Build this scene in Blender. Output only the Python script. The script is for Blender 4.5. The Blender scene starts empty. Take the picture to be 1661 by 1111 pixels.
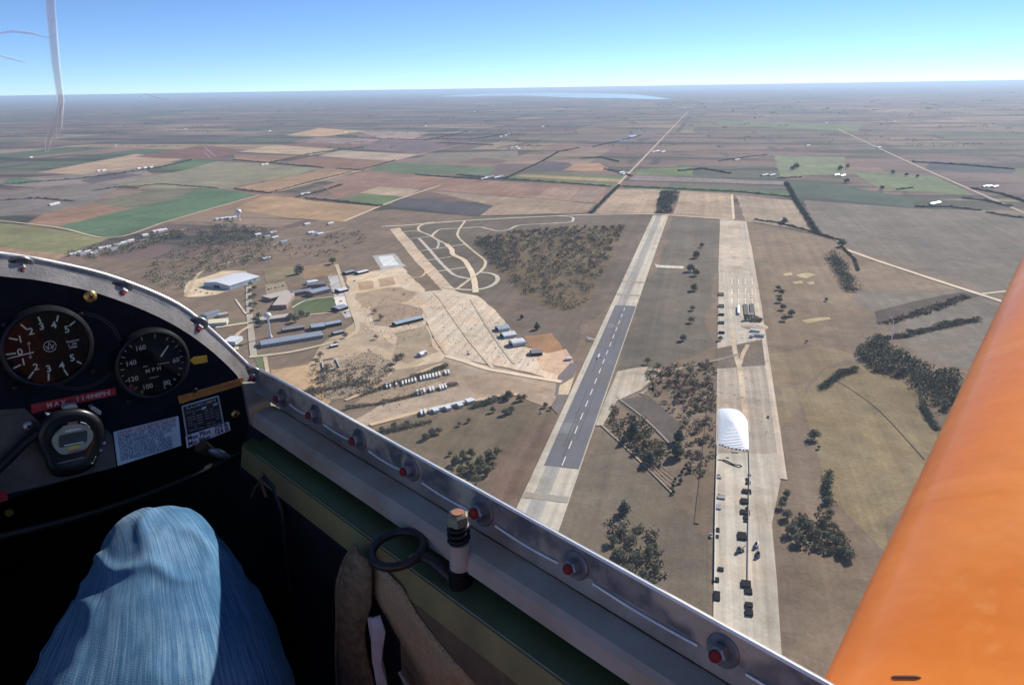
import bpy, bmesh, math, random
import numpy as np
from mathutils import Vector, Matrix
random.seed(7); rng = np.random.default_rng(11)
scene = bpy.context.scene
COL = scene.collection

# ------------------------------------------------------------------ camera
IMW, IMH, FPX = 1661.0, 1111.0, 1208.0
PITCH, ROLL = math.radians(18.85), math.radians(0.9)
_fw = np.array([0, math.cos(PITCH), -math.sin(PITCH)])
_up0 = np.array([0, math.sin(PITCH), math.cos(PITCH)])
_rt = np.array([1.0, 0, 0])*math.cos(ROLL) - _up0*math.sin(ROLL)
_up = _up0*math.cos(ROLL) + np.array([1.0, 0, 0])*math.sin(ROLL)
cd = bpy.data.cameras.new('camera'); cam = bpy.data.objects.new('camera', cd); COL.objects.link(cam)
cd.sensor_fit = 'HORIZONTAL'; cd.sensor_width = 36.0; cd.lens = 36.0*FPX/IMW
cd.clip_start = 0.01; cd.clip_end = 300000.0
m3 = Matrix(((_rt[0], _up[0], -_fw[0]), (_rt[1], _up[1], -_fw[1]), (_rt[2], _up[2], -_fw[2])))
cam.matrix_world = m3.to_4x4()
scene.camera = cam

# ------------------------------------------------------------------ sky, sun, exposure
SUN_AZ, SUN_EL = math.radians(43.0), math.radians(33.0)      # azimuth clockwise from +Y
sdir = Vector((math.sin(SUN_AZ)*math.cos(SUN_EL), math.cos(SUN_AZ)*math.cos(SUN_EL), math.sin(SUN_EL)))
w = bpy.data.worlds.new('World'); scene.world = w; w.use_nodes = True
nt = w.node_tree; bg = nt.nodes['Background']
sky = nt.nodes.new('ShaderNodeTexSky'); sky.sky_type = 'NISHITA'; sky.sun_disc = False
sky.sun_elevation = SUN_EL; sky.sun_rotation = SUN_AZ; sky.altitude = 6000
sky.air_density = 1.0; sky.dust_density = 0.0; sky.ozone_density = 5.5
nt.links.new(sky.outputs[0], bg.inputs[0]); bg.inputs[1].default_value = 0.086
sl = bpy.data.lights.new('sun', 'SUN'); sl.energy = 4.1; sl.angle = math.radians(0.53); sl.color = (1.0, 0.94, 0.86)
so = bpy.data.objects.new('sun', sl); COL.objects.link(so)
so.rotation_euler = sdir.to_track_quat('Z', 'Y').to_euler()
so.location = (0, 0, 50)
vs = scene.view_settings; vs.view_transform = 'Standard'; vs.look = 'None'; vs.exposure = 0.78; vs.gamma = 1.0
vs.use_curve_mapping = False
scene.render.engine = 'CYCLES'
scene.cycles.transparent_max_bounces = 16

# ------------------------------------------------------------------ rays and frames
GZ = -330.0                                   # ground height below the eye
AZ = math.radians(-43.0)                      # heading of the glider
Fv = np.array([math.sin(AZ), math.cos(AZ), 0.0]); Rv = np.array([math.cos(AZ), -math.sin(AZ), 0.0]); Uv = np.array([0, 0, 1.0])
def ray(x, y): return _fw + _rt*(x-IMW/2)/FPX - _up*(y-IMH/2)/FPX
def G(x, y, z=0.0):
    d = ray(x, y); k = (GZ+z)/d[2]; return np.array([d[0]*k, d[1]*k, GZ+z])
def PA(f, r, u): return Fv*f + Rv*r + Uv*u
def ONF(x, y, f): d = ray(x, y); return d*f/(d@Fv)
def ONR(x, y, r): d = ray(x, y); return d*r/(d@Rv)
def ONU(x, y, u): d = ray(x, y); return d*u/d[2]
def toA(P): return np.array([P@Fv, P@Rv, P[2]])

# ------------------------------------------------------------------ materials
def lin(c):
    r = []
    for v in c[:3]:
        v = v/255.0; r.append(v/12.92 if v <= 0.04045 else ((v+0.055)/1.055)**2.4)
    return tuple(r)+(1.0,)
MATS = {}
def nd(nt, t, **kw):
    n = nt.nodes.new(t)
    for k, v in kw.items(): setattr(n, k, v)
    return n
def mat(name, col, rough=0.6, metal=0.0, var=0.12, scale=40.0, detail=4.0, bump=0.0, bscale=None, coat=0.0, spec=0.5, col2=None, space='Object', stretch=None):
    """plain surface with noise-driven variation in tone, roughness and relief"""
    if name in MATS: return MATS[name]
    m = bpy.data.materials.new(name); m.use_nodes = True; MATS[name] = m
    t = m.node_tree; b = t.nodes['Principled BSDF']
    tc = nd(t, 'ShaderNodeTexCoord'); mp = nd(t, 'ShaderNodeMapping')
    t.links.new(tc.outputs[space], mp.inputs[0])
    if stretch: mp.inputs['Scale'].default_value = stretch
    n = nd(t, 'ShaderNodeTexNoise'); n.inputs['Scale'].default_value = scale; n.inputs['Detail'].default_value = detail; n.inputs['Roughness'].default_value = 0.62
    t.links.new(mp.outputs[0], n.inputs['Vector'])
    c = lin(col) if max(col) > 1.0 else tuple(col)+(1.0,)
    cr = nd(t, 'ShaderNodeValToRGB'); e = cr.color_ramp.elements
    c2 = (lin(col2) if max(col2) > 1.0 else tuple(col2)+(1.0,)) if col2 else tuple(v*(1-var*1.5) for v in c[:3])+(1.0,)
    e[0].position = 0.32; e[0].color = c2
    e[1].position = 0.68; e[1].color = tuple(min(1, v*(1+var)) for v in c[:3])+(1.0,) if not col2 else c
    t.links.new(n.outputs['Fac'], cr.inputs[0]); t.links.new(cr.outputs[0], b.inputs['Base Color'])
    b.inputs['Metallic'].default_value = metal; b.inputs['Specular IOR Level'].default_value = spec
    mr = nd(t, 'ShaderNodeMapRange'); mr.inputs['To Min'].default_value = max(0.02, rough-0.1); mr.inputs['To Max'].default_value = min(1, rough+0.1)
    t.links.new(n.outputs['Fac'], mr.inputs[0]); t.links.new(mr.outputs[0], b.inputs['Roughness'])
    b.inputs['Coat Weight'].default_value = coat; b.inputs['Coat Roughness'].default_value = 0.15
    if bump:
        n2 = nd(t, 'ShaderNodeTexNoise'); n2.inputs['Scale'].default_value = bscale or scale*3; n2.inputs['Detail'].default_value = 3
        t.links.new(mp.outputs[0], n2.inputs['Vector'])
        bp = nd(t, 'ShaderNodeBump'); bp.inputs['Strength'].default_value = bump; bp.inputs['Distance'].default_value = 0.002
        t.links.new(n2.outputs['Fac'], bp.inputs['Height']); t.links.new(bp.outputs[0], b.inputs['Normal'])
    return m

GRID = math.radians(-14.6)          # the section grid of the plain, turned against the camera
def grid_pos(t):
    g = nd(t, 'ShaderNodeNewGeometry'); mp = nd(t, 'ShaderNodeMapping'); mp.vector_type = 'TEXTURE'
    mp.inputs['Rotation'].default_value = (0, 0, GRID)
    t.links.new(g.outputs['Position'], mp.inputs[0]); return mp.outputs[0]
def noise(t, vec, scale, detail=4, rough=0.6):
    n = nd(t, 'ShaderNodeTexNoise'); n.inputs['Scale'].default_value = scale; n.inputs['Detail'].default_value = detail; n.inputs['Roughness'].default_value = rough
    t.links.new(vec, n.inputs['Vector']); return n.outputs['Fac']
def vscale(t, vec, s):
    v = nd(t, 'ShaderNodeVectorMath', operation='MULTIPLY'); t.links.new(vec, v.inputs[0]); v.inputs[1].default_value = s; return v.outputs[0]
def mathn(t, op, a, b=None):
    n = nd(t, 'ShaderNodeMath', operation=op)
    for i, q in enumerate((a, b)):
        if q is None: continue
        if isinstance(q, (int, float)): n.inputs[i].default_value = q
        else: t.links.new(q, n.inputs[i])
    return n.outputs[0]
def mixc(t, fac, a, b, mode='MIX'):
    n = nd(t, 'ShaderNodeMix', data_type='RGBA', blend_type=mode)
    for i, q in ((0, fac), (6, a), (7, b)):
        if isinstance(q, (int, float)): n.inputs[i].default_value = q
        elif isinstance(q, tuple): n.inputs[i].default_value = q
        else: t.links.new(q, n.inputs[i])
    return n.outputs[2]
def maprange(t, v, a, b, c, d):
    n = nd(t, 'ShaderNodeMapRange'); t.links.new(v, n.inputs[0])
    for i, q in enumerate((a, b, c, d)): n.inputs[i+1].default_value = q
    return n.outputs[0]

def soil_material(name, rows=0.0, blotch=0.35, rowdir=(0.25, 0.004, 1), weeds=0.3):
    """ground cover: colour of the object, mottled at several scales, with faint rows along the grid and weedy patches"""
    m = bpy.data.materials.new(name); m.use_nodes = True; t = m.node_tree; b = t.nodes['Principled BSDF']
    p = grid_pos(t); oi = nd(t, 'ShaderNodeObjectInfo')
    n1 = noise(t, p, 0.007, 6, 0.65); n2 = noise(t, p, 0.045, 6, 0.75); n3 = noise(t, vscale(t, p, rowdir), 0.35, 4, 0.7)
    n4 = noise(t, p, 0.30, 4, 0.75)
    v = maprange(t, n1, 0.3, 0.7, 1-blotch, 1+blotch*0.7)
    v = mathn(t, 'MULTIPLY', v, maprange(t, n2, 0.3, 0.7, 1-blotch*0.75, 1+blotch*0.55))
    v = mathn(t, 'MULTIPLY', v, maprange(t, n4, 0.3, 0.7, 1-blotch*0.7, 1+blotch*0.5))
    if rows: v = mathn(t, 'MULTIPLY', v, maprange(t, n3, 0.3, 0.7, 1-rows, 1+rows))
    hs = nd(t, 'ShaderNodeHueSaturation'); t.links.new(oi.outputs['Color'], hs.inputs['Color']); t.links.new(v, hs.inputs['Value'])
    n5 = noise(t, p, 0.015, 5)
    c = mixc(t, maprange(t, n5, 0.45, 0.7, 0, 0.45), hs.outputs[0], mixc(t, 1.0, hs.outputs[0], (1.14, 0.95, 0.80, 1), 'MULTIPLY'))
    n6 = noise(t, p, 0.022, 6, 0.7); n7 = noise(t, p, 0.6, 3)
    wf = mathn(t, 'MULTIPLY', maprange(t, n6, 0.52, 0.66, 0, 1), maprange(t, n7, 0.35, 0.6, 0.3, 1))
    c = mixc(t, mathn(t, 'MULTIPLY', wf, weeds), c, lin((92, 86, 70)))
    t.links.new(c, b.inputs['Base Color']); b.inputs['Roughness'].default_value = 0.95; b.inputs['Specular IOR Level'].default_value = 0.1
    return m
M_FIELD = soil_material('field_soil', rows=0.15, blotch=0.31, weeds=0.4)
M_DIRT = soil_material('bare_dirt', rows=0.08, blotch=0.26, weeds=0.5)
M_PAVE = soil_material('old_concrete', rows=0.22, blotch=0.18, rowdir=(0.5, 0.008, 1), weeds=0.35)
M_ROAD = soil_material('gravel_road', rows=0.06, blotch=0.12, weeds=0.12)

def leaf_material(name, a, b_, c_):
    m = bpy.data.materials.new(name); m.use_nodes = True; t = m.node_tree; b = t.nodes['Principled BSDF']
    g = nd(t, 'ShaderNodeNewGeometry'); oi = nd(t, 'ShaderNodeObjectInfo')
    n = noise(t, g.outputs['Position'], 0.12, 3); wn = g.outputs['Random Per Island']
    f = mathn(t, 'ADD', mathn(t, 'MULTIPLY', n, 0.55), mathn(t, 'ADD', mathn(t, 'MULTIPLY', wn, 0.3), mathn(t, 'MULTIPLY', oi.outputs['Random'], 0.3)))
    cr = nd(t, 'ShaderNodeValToRGB'); e = cr.color_ramp.elements
    e[0].position = 0.25; e[0].color = tuple(a)+(1,); e[1].position = 0.85; e[1].color = tuple(c_)+(1,)
    k = e.new(0.55); k.color = tuple(b_)+(1,)
    t.links.new(f, cr.inputs[0]); t.links.new(cr.outputs[0], b.inputs['Base Color'])
    b.inputs['Roughness'].default_value = 0.8; b.inputs['Specular IOR Level'].default_value = 0.2
    return m
M_LEAF = leaf_material('leaf_dark', (0.11, 0.112, 0.074), (0.16, 0.158, 0.10), (0.22, 0.20, 0.125))
M_CEDAR = leaf_material('leaf_cedar', (0.074, 0.092, 0.068), (0.10, 0.12, 0.084), (0.13, 0.142, 0.095))
M_AUTUMN = leaf_material('leaf_autumn', (0.10, 0.105, 0.05), (0.18, 0.17, 0.085), (0.29, 0.255, 0.13))
M_SCRUB = leaf_material('leaf_scrub', (0.13, 0.108, 0.072), (0.19, 0.156, 0.104), (0.26, 0.21, 0.14))
M_BARK = mat('bark', (0.09, 0.07, 0.055), rough=0.9, scale=3)

# ------------------------------------------------------------------ mesh builder
class MB:
    def __init__(s): s.v = []; s.f = []; s.uv = None
    def add(s, vs, fs):
        o = len(s.v); s.v += [tuple(float(x) for x in p) for p in vs]; s.f += [tuple(i+o for i in q) for q in fs]; return s
    def frame(s, ax):
        ax = np.asarray(ax, float); ax = ax/np.linalg.norm(ax)
        h = np.array([0, 0, 1.0]) if abs(ax[2]) < 0.9 else np.array([1.0, 0, 0])
        x = np.cross(h, ax); x /= np.linalg.norm(x); return x, np.cross(ax, x), ax
    def lathe(s, p0, ax, prof, n=16, cap=True, ph=0.0):
        """prof: list of (distance along axis, radius)"""
        p0 = np.asarray(p0, float); x, y, a = s.frame(ax); V = []; Fc = []
        for (h, r) in prof:
            for i in range(n):
                t = 2*math.pi*i/n+ph; V.append(p0+a*h+(x*math.cos(t)+y*math.sin(t))*r)
        for j in range(len(prof)-1):
            for i in range(n):
                k = (i+1) % n; Fc.append((j*n+i, j*n+k, (j+1)*n+k, (j+1)*n+i))
        if cap: Fc.append(tuple(range(n))[::-1]); Fc.append(tuple((len(prof)-1)*n+i for i in range(n)))
        return s.add(V, Fc)
    def cyl(s, p0, p1, r0, r1=None, n=12, ph=0.0):
        d = np.asarray(p1, float)-np.asarray(p0, float); return s.lathe(p0, d, [(0, r0), (np.linalg.norm(d), r0 if r1 is None else r1)], n, ph=ph)
    def tube(s, pts, rad, n=8, closed=False):
        pts = [np.asarray(p, float) for p in pts]; N = len(pts); V = []; Fc = []; prev = None
        for i in range(N):
            if closed: tg = pts[(i+1) % N]-pts[i-1]
            else: tg = pts[min(i+1, N-1)]-pts[max(i-1, 0)]
            x, y, a = s.frame(tg)
            if prev is not None:
                x = prev-a*(prev@a); x /= np.linalg.norm(x); y = np.cross(a, x)
            prev = x; r = rad[i] if hasattr(rad, '__len__') else rad
            for k in range(n):
                t = 2*math.pi*k/n; V.append(pts[i]+(x*math.cos(t)+y*math.sin(t))*r)
        M = N if closed else N-1
        for i in range(M):
            j = (i+1) % N
            for k in range(n):
                q = (k+1) % n; Fc.append((i*n+k, i*n+q, j*n+q, j*n+k))
        if not closed: Fc.append(tuple(range(n))[::-1]); Fc.append(tuple((N-1)*n+k for k in range(n)))
        return s.add(V, Fc)
    def loft(s, rows, closed=False, caps=False):
        n = len(rows[0]); V = [p for r in rows for p in r]; Fc = []
        for j in range(len(rows)-1):
            for i in range(n if closed else n-1):
                k = (i+1) % n; Fc.append((j*n+i, j*n+k, (j+1)*n+k, (j+1)*n+i))
        if caps: Fc.append(tuple(range(n))[::-1]); Fc.append(tuple((len(rows)-1)*n+i for i in range(n)))
        return s.add(V, Fc)
    def prism(s, pts, off):
        """flat outline given thickness along off"""
        n = len(pts); off = np.asarray(off, float); V = [np.asarray(p, float) for p in pts]; V += [p+off for p in V]
        Fc = [tuple(range(n)), tuple(range(n, 2*n))[::-1]]+[(i, i+n, (i+1) % n+n, (i+1) % n) for i in range(n)]
        return s.add(V, Fc)
    def box(s, c, ex, ey, ez):
        c = np.asarray(c, float); ex, ey, ez = (np.asarray(q, float) for q in (ex, ey, ez)); V = []
        for k in (-1, 1):
            for j in (-1, 1):
                for i in (-1, 1): V.append(c+ex*i*0.5+ey*j*0.5+ez*k*0.5)
        return s.add(V, [(0, 2, 3, 1), (4, 5, 7, 6), (0, 1, 5, 4), (2, 6, 7, 3), (0, 4, 6, 2), (1, 3, 7, 5)])
    def build(s, name, m, parent=None, smooth=None, bevel=None):
        me = bpy.data.meshes.new(name); me.from_pydata(s.v, [], s.f); me.validate(); 
        bm = bmesh.new(); bm.from_mesh(me); bmesh.ops.recalc_face_normals(bm, faces=bm.faces); bm.to_mesh(me); bm.free()
        if m: me.materials.append(m)
        if smooth is not None:
            me.polygons.foreach_set('use_smooth', [True]*len(me.polygons)); me.set_sharp_from_angle(angle=math.radians(smooth))
        o = bpy.data.objects.new(name, me); COL.objects.link(o)
        if parent: put(o, parent)
        if bevel:
            bv = o.modifiers.new('bevel', 'BEVEL'); bv.width = bevel; bv.segments = 2; bv.limit_method = 'ANGLE'
        return o
def put(o, parent):
    o.parent = parent; o.matrix_parent_inverse = Matrix.Translation(-parent.location)
def tag(o, label=None, cat=None, group=None, kind=None):
    if label: o['label'] = label
    if cat: o['category'] = cat
    if group: o['group'] = group
    if kind: o['kind'] = kind
    return o
def empty(name, loc, label=None, cat=None, group=None):
    o = bpy.data.objects.new(name, None); o.location = loc; o.empty_display_size = 0.2; COL.objects.link(o); tag(o, label, cat, group); return o
def rawmesh(name, V, Fq, m):
    """fast mesh from numpy verts and quads"""
    me = bpy.data.meshes.new(name); V = np.asarray(V, np.float32); Fq = np.asarray(Fq, np.int32)
    me.vertices.add(len(V)); me.vertices.foreach_set('co', V.ravel())
    k = Fq.shape[1]; me.loops.add(Fq.size); me.loops.foreach_set('vertex_index', Fq.ravel())
    me.polygons.add(len(Fq)); me.polygons.foreach_set('loop_start', np.arange(0, Fq.size, k, dtype=np.int32))
    me.update(calc_edges=True); me.materials.append(m); return me

# ================================================================== THE PLAIN
RFAR = 150000.0
def plain_material():
    m = bpy.data.materials.new('plain'); m.use_nodes = True; t = m.node_tree; b = t.nodes['Principled BSDF']
    p = grid_pos(t)
    def cells(sx, sy, off):
        a = nd(t, 'ShaderNodeVectorMath', operation='MULTIPLY_ADD'); t.links.new(p, a.inputs[0]); a.inputs[1].default_value = (1/sx, 1/sy, 0); a.inputs[2].default_value = off
        fl = nd(t, 'ShaderNodeVectorMath', operation='FLOOR'); t.links.new(a.outputs[0], fl.inputs[0])
        wn = nd(t, 'ShaderNodeTexWhiteNoise', noise_dimensions='2D'); t.links.new(fl.outputs[0], wn.inputs['Vector'])
        fr = nd(t, 'ShaderNodeVectorMath', operation='FRACTION'); t.links.new(a.outputs[0], fr.inputs[0])
        return wn.outputs['Value'], fr.outputs[0]
    ca, _ = cells(804, 402, (0.31, 0.77, 0)); cb, _ = cells(402, 804, (0.31, 0.77, 0)); sel, sf = cells(1609, 1609, (0.155, 0.385, 0))
    v = nd(t, 'ShaderNodeMix', data_type='FLOAT'); t.links.new(mathn(t, 'GREATER_THAN', sel, 0.5), v.inputs[0]); t.links.new(ca, v.inputs[2]); t.links.new(cb, v.inputs[3])
    cr = nd(t, 'ShaderNodeValToRGB'); cr.color_ramp.interpolation = 'CONSTANT'; e = cr.color_ramp.elements
    pal = [(0.0, (128, 106, 94)), (0.14, (112, 96, 90)), (0.28, (140, 116, 100)), (0.42, (118, 98, 88)), (0.54, (156, 134, 112)), (0.64, (104, 92, 88)), (0.73, (92, 104, 78)), (0.82, (132, 112, 104)), (0.9, (84, 92, 78)), (0.95, (168, 144, 116))]
    e[0].color = lin(tuple(v*.92 for v in pal[0][1])); e[1].position = pal[1][0]; e[1].color = lin(tuple(v*.92 for v in pal[1][1]))
    for q, c in pal[2:]: k = e.new(q); k.color = lin(tuple(v*.92 for v in c))
    t.links.new(v.outputs[0], cr.inputs[0]); col = cr.outputs[0]
    # pasture that breaks the squares, tree belts and creeks
    n1 = noise(t, p, 0.00035, 5, 0.6)
    col = mixc(t, maprange(t, n1, 0.44, 0.56, 0, 0.70), col, lin((120, 100, 92)))
    n6 = noise(t, vscale(t, p, (0.0003, 0.00075, 0)), 1.7, 4, 0.6)
    col = mixc(t, maprange(t, n6, 0.56, 0.64, 0, 0.55), col, lin((84, 98, 74)))
    wv = vscale(t, p, (0.00022, 0.0011, 0)); n2 = noise(t, wv, 3.0, 7, 0.72)
    col = mixc(t, maprange(t, n2, 0.50, 0.56, 0, 0.85), col, lin((50, 58, 50)))
    wv2 = vscale(t, p, (0.0016, 0.0003, 0)); n7 = noise(t, wv2, 2.4, 7, 0.72)
    col = mixc(t, maprange(t, n7, 0.57, 0.62, 0, 0.7), col, lin((54, 62, 52)))
    # hedges and lanes on some of the section lines
    sx = nd(t, 'ShaderNodeSeparateXYZ'); t.links.new(sf, sx.inputs[0])
    edge = mathn(t, 'LESS_THAN', mathn(t, 'MINIMUM', sx.outputs[0], sx.outputs[1]), 0.022)
    col = mixc(t, mathn(t, 'MULTIPLY', edge, maprange(t, noise(t, p, 0.0011, 3), 0.48, 0.52, 0, 0.8)), col, lin((58, 64, 54)))
    n3 = noise(t, p, 0.004, 5, 0.7)
    val = maprange(t, n3, 0.3, 0.7, 0.82, 1.12)
    n4 = noise(t, p, 0.04, 4, 0.7); val = mathn(t, 'MULTIPLY', val, maprange(t, n4, 0.3, 0.7, 0.88, 1.1))
    hs = nd(t, 'ShaderNodeHueSaturation'); t.links.new(col, hs.inputs['Color']); t.links.new(val, hs.inputs['Value']); col = hs.outputs[0]
    t.links.new(col, b.inputs['Base Color']); b.inputs['Roughness'].default_value = 0.95; b.inputs['Specular IOR Level'].default_value = 0.1
    return m
me = bpy.data.meshes.new('ground'); bm = bmesh.new()
rings = [0, 400, 1200, 3000, 8000, 20000, 60000, RFAR]; prev = None
for q in rings:
    if q == 0: cur = [bm.verts.new((0, 0, GZ))]
    else: cur = [bm.verts.new((q*math.cos(2*math.pi*i/64), q*math.sin(2*math.pi*i/64), GZ)) for i in range(64)]
    if prev:
        for i in range(64):
            j = (i+1) % 64
            if len(prev) == 1: bm.faces.new((prev[0], cur[i], cur[j]))
            else: bm.faces.new((prev[i], cur[i], cur[j], prev[j]))
    prev = cur
bm.to_mesh(me); bm.free(); me.materials.append(plain_material())
ground = bpy.data.objects.new('ground', me); COL.objects.link(ground); tag(ground, 'wide brown farming plain reaching to the horizon', kind='structure')

SHEET = [0]
def rough_edge(P, amp):
    out = []; n = len(P)
    for i in range(n):
        a, b = P[i], P[(i+1) % n]; d = b-a; L = np.linalg.norm(d); k = int(min(36, L/(amp*4+4))); out.append(a)
        if k < 2: continue
        nn = np.array([-d[1], d[0], 0])/L; off = 0.0
        for j in range(1, k): off = off*.6+rng.normal(0, amp*.6); out.append(a+d*(j/k+rng.uniform(-.2, .2)/k)+nn*off)
    return out
def sheet(name, pts, col, m=None, level=0.1, label=None, parent=None, px=True, rough=0.0):
    SHEET[0] += 1; z = level+0.001*SHEET[0]
    P = [G(x, y, z) for x, y in pts] if px else [np.array([x, y, GZ+z]) for x, y in pts]
    if rough: P = rough_edge(P, rough)
    b = MB(); b.add(P, [tuple(range(len(P)))]); o = b.build(name, m or M_FIELD, parent)
    if o.data.polygons[0].normal.z < 0: o.data.flip_normals()
    k_ = (0.93, 0.93, 0.88) if (m or M_FIELD) is M_FIELD else (1.05, 1.06, 1.04); o.color = tuple(a*b for a, b in zip(lin(col), k_))+(1.0,)
    if parent is None: tag(o, label, kind='structure')
    elif label: tag(o, label)
    return o
def ribbon(name, pts, width, col, m=None, level=0.35, label=None, px=True, smooth=True, parent=None, jitter=0.0):
    """a road: a strip of even real width along a line given by points on the ground"""
    SHEET[0] += 1; z = level+0.001*SHEET[0]
    P = [G(x, y)[:2] for x, y in pts] if px else [np.array(q, float)[:2] for q in pts]
    if smooth and len(P) > 2:
        Q = []
        for i in range(len(P)-1):
            p0, p1, p2, p3 = P[max(i-1, 0)], P[i], P[i+1], P[min(i+2, len(P)-1)]
            for t in np.linspace(0, 1, 6, endpoint=False):
                Q.append(0.5*((2*p1)+(-p0+p2)*t+(2*p0-5*p1+4*p2-p3)*t*t+(-p0+3*p1-3*p2+p3)*t**3))
        Q.append(P[-1]); P = Q
    V = []
    for i in range(len(P)):
        tg = P[min(i+1, len(P)-1)]-P[max(i-1, 0)]; tg = tg/(np.linalg.norm(tg)+1e-9); nn = np.array([-tg[1], tg[0]])
        ww = width if not hasattr(width, '__len__') else np.interp(i/(len(P)-1), np.linspace(0, 1, len(width)), width)
        ja, jb = rng.uniform(-jitter, jitter, 2)
        for s, j in ((1, ja), (-1, jb)): q = P[i]+nn*s*(ww/2+j); V.append((q[0], q[1], GZ+z))
    b = MB(); b.add(V, [(2*i, 2*i+1, 2*i+3, 2*i+2) for i in range(len(P)-1)]); o = b.build(name, m or M_ROAD, parent)
    if o.data.polygons[0].normal.z < 0: o.data.flip_normals()
    o.color = lin(col)[:3]+(1.0,)
    if parent is None: tag(o, label, kind='structure')
    elif label: tag(o, label)
    return o

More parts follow.
